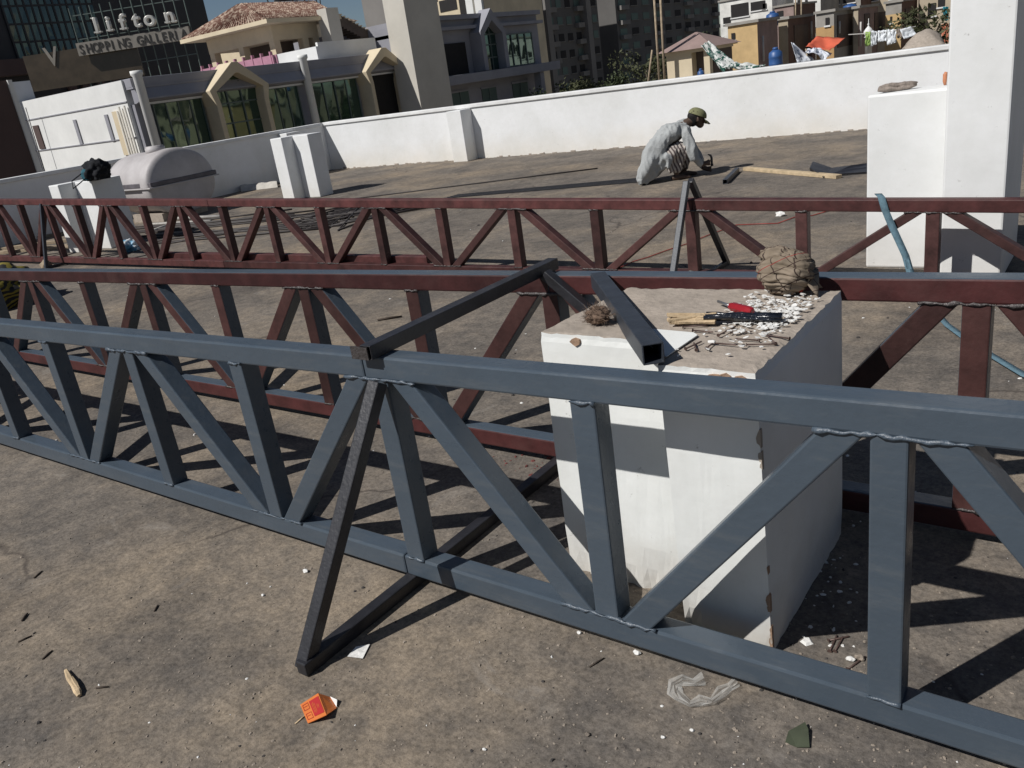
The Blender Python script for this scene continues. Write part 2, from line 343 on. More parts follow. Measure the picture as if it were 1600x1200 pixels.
# ------------------------------------------------------------ roof trusses
H = .076
def truss(label, n0, zb, ztf, s0, Lp, i0, i1, smin, smax, mats, weldm, seed, splice=(), web=None):
    web = web or mats
    rr = random.Random(seed); n1 = n0+H
    root = thing('steel_truss', label, 'steel truss', ((smin+smax)/2, n0+H/2, zb), 'steel trusses lying across the roof')
    # mats: front, back, top, side
    idx = [3, 2, 0, 1, 3, 3]           # bottom, top, -n, +n, -s, +s
    cuts = [smin]+list(splice)+[smax]
    for a, c in zip(cuts, cuts[1:]):
        a2 = a+.002
        z0, z1 = ztf(a2), ztf(c)
        b = MB(); b.hexa([(a2,n0,z0),(c,n0,z1),(c,n1,z1),(a2,n1,z0),(a2,n0,z0+H),(c,n0,z1+H),(c,n1,z1+H),(a2,n1,z0+H)], idx)
        b.build('top_chord', mats, root, bevel=.007)
        b = MB(); b.box(a2, c, n0, n1, zb, zb+H, idx); b.build('bottom_chord', mats, root, bevel=.007)
    J = lambda i: s0 - i*Lp
    w2 = H/2
    for i in range(i0, i1+1):
        x = J(i)
        if x < smin+.05 or x > smax-.05: continue
        zt = ztf(x)
        b = MB(); b.box(x-w2, x+w2, n0+.001, n1-.001, zb+H-.002, zt+.002, idx); b.build('vertical', web, root, bevel=.005)
        # diagonal towards the next joint (smaller s)
        top_here = (i % 2 == 0)
        y = J(i+1); hw = .047; gap = .006
        xa, xb = x-w2-gap-hw, y+w2+gap+hw
        if y > smin:
            zl = zb+H-.002
            if top_here: A = (xa, ztf(xa)+.002); B = (xb, zl)
            else: A = (xa, zl); B = (xb, ztf(xb)+.002)
            lo, hi = (A, B) if A[1] < B[1] else (B, A)
            e = .0015
            v = [(lo[0]-hw,n0+e,lo[1]),(lo[0]+hw,n0+e,lo[1]),(lo[0]+hw,n1-e,lo[1]),(lo[0]-hw,n1-e,lo[1]),(hi[0]-hw,n0+e,hi[1]),(hi[0]+hw,n0+e,hi[1]),(hi[0]+hw,n1-e,hi[1]),(hi[0]-hw,n1-e,hi[1])]
            b = MB(); b.hexa(v, idx); b.build('diagonal', web, root, bevel=.005)
        # weld beads along the joint
        half = .155 if True else .05
        for zz, is_top in ((zt, True), (zb+H, False)):
            wide = half if (is_top == top_here) else w2
            b = MB()
            k = max(5, int(wide*2/.016)); pts = []; rad = []
            for q in range(k+1):
                u = -wide + 2*wide*q/k
                zc = (ztf(x+u) if is_top else zz)
                pts.append((x+u, n0-.0005, zc + rr.uniform(-.003, .003))); rad.append(rr.choice((.002, .0045, .0055, .006, .0065, .0085))*rr.uniform(.75, 1.15))
            b.tube(pts, rad, 6); b.build('weld_bead', weldm, root)
    return root
TFRONT = lambda s: .804+.0187*s
TMID = lambda s: .800+.0169*s
TFAR = lambda s: .466-.0298*s
NF, NM, NR = 1.655, 2.60, 5.33
G4 = [M['grey'], M['greyside'], M['grey'], M['greyside']]
truss('freshly grey painted steel truss in front, nearest the camera', NF, .042, TFRONT, -.366, .741, -1, 9, -7.2, 1.6, G4, M['weldgrey'], 1, (-1.905,))
truss('middle steel truss, red primer in front with grey painted top', NM, .042, TMID, -.348, .741, -2, 12, -9.4, 2.4, [M['primer'], M['greyside'], M['grey'], M['greyside']], M['weld'], 2, (-1.83,), [M['primer_web'], M['greyside'], M['grey'], M['greyside']])
far_truss = truss('farthest steel truss, brown red primer all over, below the worker', NR, .035, TFAR, -.967, .763, -3, 19, -15.2, 4, [M['primer_far']]*4, M['weld'], 3, (-8.02, -2.47), [M['primer_far_web']]*4)
# doubled stretch of the far bottom chord
a, c = PY(255, 395, NR+.09).x, PY(668, 405, NR+.09).x
b = MB(); b.box(a, c, NR+H+.003, NR+H+.08, .10, .17); b.build('splice_tube', M['primer_far'], far_truss, bevel=.006)

# ------------------------------------------------------------ black stands that hold the trusses up
T = .045
def bar(root, name, p, q, wd=T, ht=T, up=(0,0,1), m='black', hollow=False, lab=None):
    b = MB(); b.beam(p, q, wd, ht, up, 0, hollow); o = b.build(name, M[m], root, bevel=.004)
    return tag(o, lab) if lab else o
sb = -1.885
big = thing('truss_stand', 'large black square tube stand propping the front and middle trusses', 'stand', (sb, 2.0, 0), 'black truss stands')
bar(big, 'ground_bar', (sb, PZ(474,1056).y, T/2+.001), (sb, 3.0, T/2+.001))
apex = PY(590, 596, NF-.03)
bar(big, 'leg', (sb-.012, PZ(472,1056).y+.02, .01), (apex.x, apex.y, apex.z-.002), T, T, (0,1,0), lab='front leg leaning up to the grey truss')
e0 = PY(577, 548, NF-.015); e1 = PY(857, 420, NM+.05)
zf, zm = TFRONT(e0.x)+H+.024, TMID(e1.x)+H+.024
bar(big, 'top_bar', (e0.x, NF-.03, zf), (e1.x, NM+.09, zm), hollow=.004)
b = MB(); b.box(e0.x-.06, e0.x+.012, NF-.036, NF-.031, zf-.022, zf+.018); b.build('end_plate', M['weld'], big)
l0 = PY(852, 428, NM-.027); l1 = PY(925, 490, NM-.027); dl = (l1-l0); l2 = l0+dl*((l0.z-.03)/-dl.z)
bar(big, 'leg', l0, l2, T*.9, T*.9, (0,1,0), lab='rear brace in front of the red truss')
def a_frame(label, s, nf, nb, ap, rid):
    r = thing('truss_stand', label, 'stand', (s, (nf+nb)/2, 0), 'black truss stands')
    t = .04
    bar(r, 'leg', (s, nf, .0), (s, ap.y-.02, ap.z), t, t, (1,0,0), 'blackblue'); bar(r, 'leg', (s, nb, .0), (s, ap.y+.04, ap.z), t, t, (1,0,0))
    bar(r, 'ground_bar', (s+.001, nf+.03, .019), (s+.001, nb-.03, .019), .036, .033)
    return r
ap = PY(1075, 283, NR+.02)
a_frame('black A frame stand astride the red truss below the worker', ap.x, 4.93, 5.95, ap, 1)
ap2 = PY(109, 313, NR+.02); ap2.z -= .02
a_frame('black A frame stand at the far left, before the notched white pier', PZ(77,418).x+.1, 5.12, 5.78, Vector((ap2.x, NR+.02, ap2.z)), 2)

# ------------------------------------------------------------ white plastered concrete block with tools on it
BT = .85
BL, BR, BSTEP = -1.435, -.697, -.957
BF, BREC, BB = 1.80, 1.965, 2.515
blk = thing('concrete_block', 'white plastered concrete block with chipped top, between the grey and red trusses', 'plinth', (-1.06, 2.15, 0))
rng = random.Random(11)
def noisy_block():
    # watertight L-shaped plinth with uneven arrises, built as a grid skin so the top edge is nibbled
    b = MB()
    out = []
    plan = [(BL, BREC), (BSTEP, BREC), (BSTEP, BF), (BR, BF), (BR, BB), (BL+.03, BB-.05)]
    ring = []
    for (x0, y0), (x1, y1) in zip(plan, plan[1:]+plan[:1]):
        L = math.hypot(x1-x0, y1-y0); k = max(2, int(L/.018))
        for i in range(k): ring.append((x0+(x1-x0)*i/k, y0+(y1-y0)*i/k))
    zs = [0, .03, .08, .16, .3, .45, .6, .72, .79, .82, .838, .85]
    cx, cy = -1.06, 2.15
    rows = []
    for iz, z in enumerate(zs):
        row = []
        for (x, y) in ring:
            v = Vector((x*9, y*9, z*9)); d = (noise.noise(v*Vector((1,1,1)))*.003 + noise.noise(v*3)*.0012)
            if z > .83: d -= .004 + max(0, noise.noise(Vector((x*23, y*23, 1))))*.008*(1 if z > .84 else .5)
            if z < .1: d -= max(0, noise.noise(Vector((x*17, y*17, 5))))*(.045 if y < BREC+.1 else .014)*(1-z/.1)
            zz = z + (noise.noise(Vector((x*31, y*31, 7)))*.006 - .002 if z > .83 else 0)
            rx, ry = x-cx, y-cy; l = math.hypot(rx, ry)
            row.append(Vector((x+rx/l*d, y+ry/l*d + (.04*(1-z/BT) if y < BREC-.001 else 0), zz)))
        rows.append(row)
    n = len(ring)
    vs = [p for r in rows for p in r]
    fs = [(i*n+k, i*n+(k+1) % n, (i+1)*n+(k+1) % n, (i+1)*n+k) for i in range(len(zs)-1) for k in range(n)]
    b.add(vs, fs, 0, False)
    return b, rows[-1]
b, rim = noisy_block()
b.build('plaster_skin', M['blockwhite'], blk)
# raw concrete top: follows the rim, inset on the front-left where paint laps over
b = MB(); n = len(rim)
inner = []
for p in rim:
    q = p.copy(); c = Vector((-1.06, 2.15, BT)); t = .06
    q = q.lerp(c, t); q.z = BT - .001 + noise.noise(Vector((q.x*8, q.y*8, 2)))*.004; inner.append(q)
in2 = [q.lerp(Vector((-1.05, 2.2, BT)), .5) for q in inner]
for q in in2: q.z = BT + noise.noise(Vector((q.x*9, q.y*9, 4)))*.004
vs = list(rim)+inner+in2+[Vector((-1.05, 2.2, BT+.001))]
fs = []
for k in range(n):
    j = (k+1) % n
    fs += [(k, j, n+j, n+k), (n+k, n+j, 2*n+j, 2*n+k), (2*n+k, 2*n+j, 3*n)]
b.add(vs, fs, 0, False); b.build('concrete_top', M['conc'], blk)
# painted lap on the recessed top corner
b = MB()
pts = [PZ(1042,560,BT), PZ(1090,527,BT), PZ(1084,523,BT), PZ(985,514,BT), PZ(985,520,BT), PZ(1035,560,BT)]
b.prism([(p.x, max(p.y, BF+.01), BT+.004) for p in pts], (0,0,.003)); b.build('paint_lap', M['blockwhite'], blk)
# spalled spots where plaster broke off the front arris
for (x, y) in ((975,592),(1118,583),(1135,587),(1163,586)):
    p = PZ(x, y, BT-.015) if x > 1000 else PZ(x-60, y-74, BT-.01)
    b = MB(); fy = BF if p.x > BSTEP else BREC
    r = .018
    poly = [(p.x+r*rng.uniform(.7,1.3)*math.cos(a), fy-.0045, BT-.022+r*.7*rng.uniform(.7,1.2)*math.sin(a)) for a in [k*math.pi/4 for k in range(8)]]
    b.prism(poly, (0,.01,0)); b.build('spall', M['brown_conc'], blk)

for k in range(15):
    z = rng.choice((rng.uniform(.02, .22), rng.uniform(.02, .30), rng.uniform(.5, .82))); r = rng.uniform(.006, .018); yy = BF+.04*(1-z/BT)
    poly = [(BR+.0035-abs(r*.55*math.cos(a)*rng.uniform(.5,1.4))*(1 if math.cos(a) < 0 else -.05), yy-.0045, z+r*1.5*rng.uniform(.6,1.2)*math.sin(a)) for a in [q*math.pi/5 for q in range(10)]]
    b = MB(); b.prism(poly, (0,.012,0)); b.build('spall', M['conc'] if k % 2 else M['brown_conc'], blk)

# ------------------------------------------------------------ white piers and the column on the right
col = thing('concrete_column', 'tall white column rising out of frame at the right edge', 'column', (-.8, 5.9, 0))
b = MB(); b.box(-.967, -.635, 5.6, 6.35, 0, 4.2); b.build('shaft', M['white2'], col, bevel=.012)
b = MB(); b.box(-1.485, -.969, 5.925, 6.25, 0, 1.135); b.build('side_block', M['white2'], col, bevel=.014)
def pier(label, pA, pB, topA, dirt, mid, endx):
    # two-step pier: left half stands proud, right half set back
    a0, a1, a2 = pA; n0, n1, n2 = pB
    r = thing('white_pier', label, 'pier', ((a0+a2)/2, (n0+n2)/2, 0))
    b = MB(); b.box(a0, a1, n0, n2, 0, topA); b.build('front_half', M['white2'], r, bevel=.012)
    b = MB(); b.box(a1+.002, a2, n1, n2-.01, 0, topA-.004); b.build('rear_half', M['white2'], r, bevel=.012)
    return r
A, Bp, Cp = PZ(442.6,309), PZ(460,309), PZ(501,308)
D = PZ(524.5,302.7)
topz = PY(430, 216.5, A.y).z
fn = Cp.y-.25; topz = PY(430, 216.5, fn).z
pier('white notched pier standing before the corner of the parapet walls', (PY(442.6,309,fn).x, PY(460,309,fn).x, Cp.x), (fn, Cp.y, D.y+.03), topz, 0, 0, 0)
n0 = 6.0
a0, a1, a2 = PY(78,300,n0).x, PY(93,300,n0).x, PY(147,300,n0+.25).x
zt = PY(82, 290, n0).z
pier('white notched pier at the far left with a black bag on top', (a0, a1, a2), (n0, n0+.25, PX(188, 272, a2).y), zt, 0, 0, 0)
LPIER = (a0, a2, n0, zt)
# black bag of cloth on the left pier
def blob(c, r, seed, amp=.25, fr=2.2, sub=4, flat=0.0, ridges=0.0):
    bm = bmesh.new(); bmesh.ops.create_icosphere(bm, subdivisions=sub, radius=1)
    vs = []
    for v in bm.verts:
        p = v.co.copy(); q = p*fr + Vector((seed*3.1, seed*1.7, seed))
        d = 1 + noise.noise(q)*amp + noise.noise(q*2.3)*amp*.5 + noise.noise(q*5)*amp*.2
        if ridges: d += ridges*abs(math.sin(p.z*7+noise.noise(q)*4+p.x*2))
        p = Vector((p.x*r[0]*d, p.y*r[1]*d, p.z*r[2]*d))
        if p.z < -r[2]*(1-flat): p.z = -r[2]*(1-flat)
        vs.append(p + Vector(c) + Vector((0, 0, r[2]*(1-flat))))
    fs = [tuple(v.index for v in f.verts) for f in bm.faces]; bm.free()
    return vs, fs
M['blackcloth'] = mat('black_cloth', (.018, .019, .022), .9, .5, 12, .6, 40, .2)
M['teal'] = mat('teal_cloth', (.03, .1, .13), .9, .4, 12, .5, 30, .2)
bc = PY(150, 268, n0+.3)
bag = thing('cloth_bag', 'black bag of cloth with a teal patch lying on the left white pier', 'bag', (bc.x, bc.y, zt))
b = MB(); v, f = blob((bc.x, bc.y, zt), (.22, .16, .17), 3, .35, 2.2, 4, .3); b.add(v, f, 0, True); b.build('bag_body', M['blackcloth'], bag)
b = MB(); v, f = blob((bc.x-.05, bc.y-.13, zt+.01), (.1, .05, .09), 5, .35, 2.2, 3, .2); b.add(v, f, 0, True); b.build('teal_cloth', M['teal'], bag)
b = MB(); b.tube([(bc.x-.1, bc.y-.15, zt+.12), (bc.x-.13, bc.y-.31, zt+.04), (bc.x-.1, bc.y-.34, zt-.06), (bc.x+.02, bc.y-.33, zt-.02), (bc.x+.05, bc.y-.18, zt+.06)], .008, 6); b.build('strap', M['blackcloth'], bag)

# domed fibreglass tank
TE = -13.55
M['tank'] = mat('tank_gelcoat', (.52, .495, .49), .55, .12, 2.2, .15, 12, .3, col2=(.37, .345, .34), mix=(.3, .7))
M['tankband'] = mat('tank_band', (.11, .10, .11), .6, .4, 6)
tl, tr_ = PX(231, 290, TE), PX(334, 275, TE); tp = PX(275, 232, TE)
ty = (tl.y+tr_.y)/2; trad = (tr_.y-tl.y)/2; tzb = (tl.z+tr_.z)/2; th = tp.z-tzb
tk = thing('water_tank', 'pale pinkish domed fibreglass water tank with a dark band, by the shaded left wall', 'water tank', (TE-.7, ty, 0))
def arch_body(x0, x1, z0, up, rad, hgt, n=24, dome=.0):
    b = MB(); rows = []
    xs = [x0]+[x0+(x1-x0)*k/8 for k in range(1, 8)]+[x1]
    prof = [(x0+.02, .90), (x0+.0, .96), (x0+.14, 1.0), (x1-.24, 1.0), (x1-.2, 1.045), (x1-.02, 1.045), (x1, 1.02)]
    for x, s in prof:
        rows.append([(x, ty - rad*s*math.cos(math.pi*k/n), z0 + up*hgt*s*math.sin(math.pi*k/n)) for k in range(n+1)])
    # bulged end
    for q in range(1, 7):
        a = q/6; s = 1.02*math.cos(a*math.pi/2); x = x1 + .09*math.sin(a*math.pi/2)
        rows.append([(x, ty - rad*s*math.cos(math.pi*k/n), z0 + up*hgt*s*math.sin(math.pi*k/n)) for k in range(n+1)])
    for q in range(1, 5):
        a = q/4; s = .9*math.cos(a*math.pi/2); x = x0+.02-.06*math.sin(a*math.pi/2)
        rows.insert(0, [(x, ty - rad*s*math.cos(math.pi*k/n), z0 + up*hgt*s*math.sin(math.pi*k/n)) for k in range(n+1)])
    if up < 0: rows = [list(reversed(r)) for r in rows]
    b.sheet(rows, 0, 0, True); return b
arch_body(TE-1.35, TE, tzb, 1, trad, th).build('upper_shell', M['tank'], tk)
arch_body(TE-1.35, TE, tzb-.03, -1, trad*.99, max(.25, tzb-.12)).build('lower_shell', M['tank'], tk)
b = MB(); b.box(TE-1.42, TE+.11, ty-trad-.05, ty+trad+.05, tzb-.028, tzb-.004); b.build('flange', M['tank'], tk, bevel=.008)
b = MB(); b.box(TE-1.2, TE+.095, ty-trad*.99-.012, ty+trad+.012, tzb+.0, tzb+.075); b.build('band', M['tankband'], tk, bevel=.01)
b = MB(); b.lathe((TE-.55, ty, tzb+th-.03), [(.17, 0), (.17, .09), (.15, .1), (.15, .12)], 20); b.build('lid', M['tank'], tk)
b = MB(); b.box(TE-1.1, TE-.15, ty-trad*.7, ty+trad*.7, 0, .14); b.build('base', M['conc'], tk)

# ------------------------------------------------------------ rods, bars, planks and scraps on the deck
G = lambda x, y, z=.0: PZ(x, y, z)
def rod(p, q, r, label, group=None, m='rod', sag=0.0):
    b = MB(); p, q = Vector(p), Vector(q)
    pts = [p.lerp(q, t)+Vector((0, 0, r)) for t in (0, .33, .66, 1)]
    b.tube(pts, r, 6); return tag(b.build('steel_rod', M[m]), label, 'rod', group)
rod(G(556,311), G(934,264), .011, 'long thin dark rod on the deck running along behind the red truss', None)
LB = 'dark steel flat in the narrow bundle on the deck that runs up to the worker'
for k in range(5):
    a, c = G(694+5*k, 310.5-1.3*k), G(1006+2*k, 284.5-1.5*k)
    b = MB(); b.beam(a+Vector((0,0,.009)), c+Vector((0,0,.009+.001*k)), .015, .012, (0,0,1)); tag(b.build('steel_bar', M['black']), LB, 'bar', 'steel bars by the worker')
rr = random.Random(21)
LF = 'thin rusty rod in the fanned heap of reinforcing rods behind the far truss'
for k in range(36):
    c = G(rr.uniform(560, 680), rr.uniform(317, 326)); a = G(rr.uniform(425, 540), rr.uniform(333, 362))
    rod(a, c+Vector((0, 0, rr.uniform(.0, .05))), rr.uniform(.008, .013), LF, 'fanned heap of reinforcing rods')
LL = 'long thin rusty rod lying in the bundle behind the left half of the far truss'
for k in range(16):
    y = rr.uniform(342, 372)
    a = G(rr.uniform(170, 260), y+12+rr.uniform(-4, 4)); c = G(rr.uniform(430, 540), y-12+rr.uniform(-3, 3))
    rod(a, c, rr.uniform(.010, .017), LL, 'long rods behind the far truss')
M['wood'] = mat('weathered_wood', (.34, .27, .19), .85, .3, 8, .4, 40, .2)
M['wood2'] = mat('pale_wood', (.5, .39, .25), .8, .25, 10, .4, 60, .2)
def plank(p, q, wd, ht, label, m='wood', z=0.0, group=None):
    b = MB(); u = Vector((0, 0, ht/2+z+.001)); b.beam(Vector(p)+u, Vector(q)+u, wd, ht, (0,0,1)); o = b.build('wooden_plank', M[m], bevel=.004); return tag(o, label, 'plank', group)
plank(G(1165,266), G(1311,279), .085, .04, 'long pale timber batten lying on the deck right of the worker', 'wood2')
LP_ = 'weathered plank in the stack lying under the left parapet'
for k, (x0, y0, x1, y1) in enumerate(((-10,383,105,366),(-5,392,112,377),(-12,398,108,386),(2,376,60,368),(60,391,112,388))):
    plank(G(x0,y0), G(x1,y1), .11, .045, LP_, 'wood', .0, 'planks under the left parapet')
b = MB(); b.beam(G(1133,288)+Vector((0,0,.03)), G(1152,269)+Vector((0,0,.03)), .055, .055, (0,0,1), 0, .005)
tag(b.build('tube_offcut', M['blackblue'], bevel=.003), 'short dark square tube offcut on the deck in front of the batten', 'offcut')
# folded black steel sheet
b = MB()
p = [G(1265,262,.07), G(1287,276,.02), G(1300,272,.03), G(1362,268,.02)]; q = [G(1270,252,.09), G(1300,262,.05), G(1330,258,.07), G(1375,252,.05)]
b.sheet([[a.lerp(c, t) for a, c in zip(p, q)] for t in (0, .5, 1)], 0, .012, False)
p2 = [a+Vector((0,0,-.02)) for a in p]; b.sheet([p2, [a+Vector((.02, .04, -.02)) for a in p]], 0, .01, False)
tag(b.build('steel_sheet', M['black']), 'folded black steel sheet on the deck beside the white column', 'sheet')
# junk on the left below the tank
M['galv'] = mat('grey_pipe', (.4, .38, .35), .6, .2, 10)
M['bluebag'] = mat('blue_plastic', (.12, .33, .5), .45, .3, 9, .3, 30, .5, col2=(.7, .72, .72), mix=(.45, .55))
for k, (x0, y0, x1, y1, r) in enumerate(((232,346,345,341,.03),(240,362,268,352,.022),(236,352,330,347,.02))):
    b = MB(); b.tube([G(x0,y0)+Vector((0,0,r)), G(x1,y1)+Vector((0,0,r))], r, 10)
    tag(b.build('pipe', M['galv']), ('thick pale pipe on the deck below the water tank','short bent pale pipe nearest the left pier','thinner grey pipe beside the thick one below the tank')[k], 'pipe')
c = G(205, 392); b = MB(); v, f = blob(c, (.13, .16, .09), 8, .5, 2.5, 4, .3); b.add(v, f, 0, True)
tag(b.build('plastic_bag', M['bluebag']), 'crumpled blue and white plastic bag behind the far truss', 'bag')
b = MB(); v, f = blob(G(74, 419), (.07, .07, .06), 9, .3, 2, 3, .2); b.add(v, f, 0, True)
tag(b.build('plaster_lump', M['wood']), 'pale lump lying at the foot of the left black stand', 'lump')
# folded canvas by the left wall
M['canvas'] = mat('pale_canvas', (.5, .47, .42), .9, .15, 8, .6, 20, .2)
b = MB(); rows = []
A_, B_ = G(377, 300), G(434, 293)
for i in range(7):
    row = []
    for j in range(11):
        p = A_.lerp(B_, j/10) + Vector((-.35, .3, 0))*(i/6)
        hgt = .10*math.sin(math.pi*min(1, max(0, i/6)))**.6 + .02 + noise.noise(Vector((i*.7, j*.5, 3)))*.035
        row.append(p+Vector((0, 0, max(.005, hgt if 0 < i < 6 else .005))))
    rows.append(row)
b.sheet(rows, 0, 0, True); tag(b.build('canvas_sheet', M['canvas']), 'folded pale canvas lying at the foot of the shaded left wall', 'canvas')
# striped sack at the left edge
def sack_material():
    m = bpy.data.materials.new('striped_sack'); m.use_nodes = True; t = m.node_tree; N = t.nodes; L = t.links; b = N['Principled BSDF']; b.inputs['Roughness'].default_value = .8
    tc = N.new('ShaderNodeTexCoord'); wv = N.new('ShaderNodeTexWave'); wv.inputs['Scale'].default_value = 7; wv.inputs['Distortion'].default_value = 2.5; wv.inputs['Detail'].default_value = 2
    mp = N.new('ShaderNodeMapping'); mp.inputs['Rotation'].default_value = (.4, .9, .5); L.new(tc.outputs['Object'], mp.inputs[0]); L.new(mp.outputs[0], wv.inputs['Vector'])
    r = N.new('ShaderNodeValToRGB'); e = r.color_ramp.elements; e[0].position = .42; e[1].position = .6; e[0].color = (.01, .01, .01, 1); e[1].color = (.2, .16, .02, 1)
    L.new(wv.outputs[0], r.inputs[0]); L.new(r.outputs[0], b.inputs['Base Color']); return m
M['sack'] = sack_material()
c = G(8, 478); b = MB(); v, f = blob(c, (.34, .42, .26), 12, .25, 1.6, 5, .3, .04); b.add(v, f, 0, True)
tag(b.build('striped_sack', M['sack']), 'dark sack with yellow and black stripes slumped at the left edge', 'sack')
# red cable and blue strap
M['redcable'] = mat('red_cable', (.30, .045, .035), .5, .3, 8)
pts = [(930,432),(965,420),(990,408),(1012,402),(1040,392),(1075,380),(1110,366),(1150,352),(1190,349),(1215,349),(1240,340),(1270,336),(1296,329),(1330,322),(1400,315),(1500,304)]
b = MB(); b.tube([G(x, y, .008)+Vector((0, .02*math.sin(i*2.1), 0)) for i, (x, y) in enumerate(pts)], .0045, 6)
tag(b.build('electric_cable', M['redcable']), 'thin red electric cable snaking over the deck behind the far truss', 'cable')
M['strap'] = mat('blue_webbing', (.105, .175, .215), .85, .25, 30, .5, 200, .2)
def ribbon(name, pts, wd, label, cat, m, side=Vector((1, 0, 0)), thick=.003):
    b = MB(); rows = [[p - s*wd/2, p + s*wd/2] for p, s in pts]; b.sheet(rows, 0, thick, True); return tag(b.build(name, M[m]), label, cat)
zt_ = TFAR(-1.32)+H
sp = []
for i, (x, y, n, s) in enumerate(((1372,303,NR+.06,(1,0,0)),(1377,308,NR-.006,(1,0,0)),(1383,328,NR-.012,(1,.1,0)),(1393,352,NR-.03,(.9,.3,.1)),(1405,378,NR-.07,(.7,.6,.2)),(1415,400,NR-.1,(.8,.5,0)),(1422,425,NR-.13,(.9,.2,0)),(1432,450,NR-.3,(.8,.5,0)))):
    p = PY(x, y, n)
    if p.z < .008: p.z = .008
    sp.append((p, Vector(s).normalized()))
g_ = [(1455,480),(1480,508),(1510,530),(1550,556),(1600,586),(1680,620)]
for x, y in g_: sp.append((G(x, y, .012), Vector((.5, .85, 0)).normalized()))
ribbon('lashing_strap', sp, .042, 'faded blue webbing strap hung over the far truss and trailing on the deck', 'strap', 'strap')

# ------------------------------------------------------------ things lying on the block
TZ = BT+.004
p, q = PZ(1021, 553, TZ+.03), PY(935, 437, NM-.02)
b = MB(); b.beam(p, q, .056, .056, (0,0,1), 0, .005)
tag(b.build('square_tube', M['blackblue'], bevel=.004), 'dark hollow square tube lying across the top of the white block', 'tube')
# coir tuft
M['coir'] = mat('coconut_fibre', (.15, .10, .07), .95, .5, 20, rnd=0)
c0 = PZ(935, 505, TZ); rr = random.Random(5); b = MB()
v, f = blob(c0, (.036, .03, .026), 3, .6, 3, 3, .1); b.add(v, f, 0, True)
for k in range(520):
    a = rr.uniform(0, 6.28); e = rr.uniform(.05, 1.4); d = Vector((math.cos(a)*math.cos(e), math.sin(a)*math.cos(e), math.sin(e)))
    st = c0 + Vector((d.x*.034, d.y*.028, .004+d.z*.036)); L = rr.uniform(.008, .03)
    t = Vector((rr.gauss(0,1), rr.gauss(0,1), rr.gauss(0,.8))).normalized()
    pts = [st, st+(d*.5+t*.7)*L*.6, st+(d*.6+t*1.0)*L]
    for pp in pts: pp.z = max(pp.z, TZ+.001)
    b.tube(pts, [.0007, .0006, .0003], 3, 0, False)
tag(b.build('coir_tuft', M['coir']), 'shaggy brown tuft of coconut fibre on the front left corner of the block', 'fibre tuft')
# bundle of split sticks dipped in black paint (home-made brush)
M['split'] = mat('split_wood', (.50, .38, .24), .8, .35, 25, .4, 90, .2)
M['tar'] = mat('black_gloss_paint', (.012, .015, .022), .25, .3, 30, .4, 45, .6)
pa, pm, pb = PZ(1046, 500, TZ+.012), PZ(1108, 499, TZ+.014), PZ(1222, 497, TZ+.014)
bun = thing('paint_brush', 'home-made brush of split sticks with a black painted end on the block top', 'brush', (pm.x, pm.y, TZ))
ax = (pb-pa).normalized(); sd = ax.cross(Vector((0,0,1))).normalized(); rr = random.Random(8)
for k in range(16):
    o1 = sd*rr.uniform(-.024, .024)+Vector((0,0,rr.uniform(-.005, .014))); o2 = sd*rr.uniform(-.02, .02)+Vector((0,0,rr.uniform(-.004, .014)))
    b = MB(); b.beam(pa+o1+ax*rr.uniform(-.012, .012), pm+o2+ax*.02, rr.uniform(.006, .011), rr.uniform(.004, .009), (rr.uniform(-.6,.6), rr.uniform(-.6,.6), 1)); b.build('stick', M['split'], bun, bevel=.0015)
for k in range(14):
    o1 = sd*rr.uniform(-.022, .022)+Vector((0,0,rr.uniform(-.006, .014))); o2 = sd*rr.uniform(-.018, .018)+Vector((0,0,rr.uniform(-.008, .008)))
    b = MB(); n = 6; s0_, s1_ = pm+o1-ax*rr.uniform(-.004, .016), pb+o2-ax*rr.uniform(-.004, .03)
    pts = [s0_.lerp(s1_, t/n)+Vector((0,0,rr.uniform(-.0015,.0015)))+sd*rr.uniform(-.0015,.0015) for t in range(n+1)]
    b.tube(pts, [rr.uniform(.0045, .0075) for _ in pts], 5, 0, True); b.build('bristle', M['tar'], bun)
# red handled screwdriver
M['redplastic'] = mat('red_handle', (.28, .012, .018), .3, .2, 8, 0, 1, .5)
M['steel'] = mat('bright_steel', (.35, .35, .36), .3, .2, 20, metal=.8)
s0_, s1_, s2_ = PZ(1122,471,TZ+.012), PZ(1140,478,TZ+.014), PZ(1176,487,TZ+.014)
sd_ = thing('screwdriver', 'screwdriver with a chunky red handle beside the black brush on the block', 'screwdriver', (s1_.x, s1_.y, TZ))
b = MB(); b.tube([s0_, s1_+(s2_-s1_)*.1], .0045, 8); b.build('shaft', M['steel'], sd_)
b = MB(); b.tube([s1_.lerp(s2_, t) for t in (0, .05, .15, .8, .95, 1)], [.007, .012, .0145, .0145, .013, .009], 6, 0, False); b.build('handle', M['redplastic'], sd_, bevel=.002)
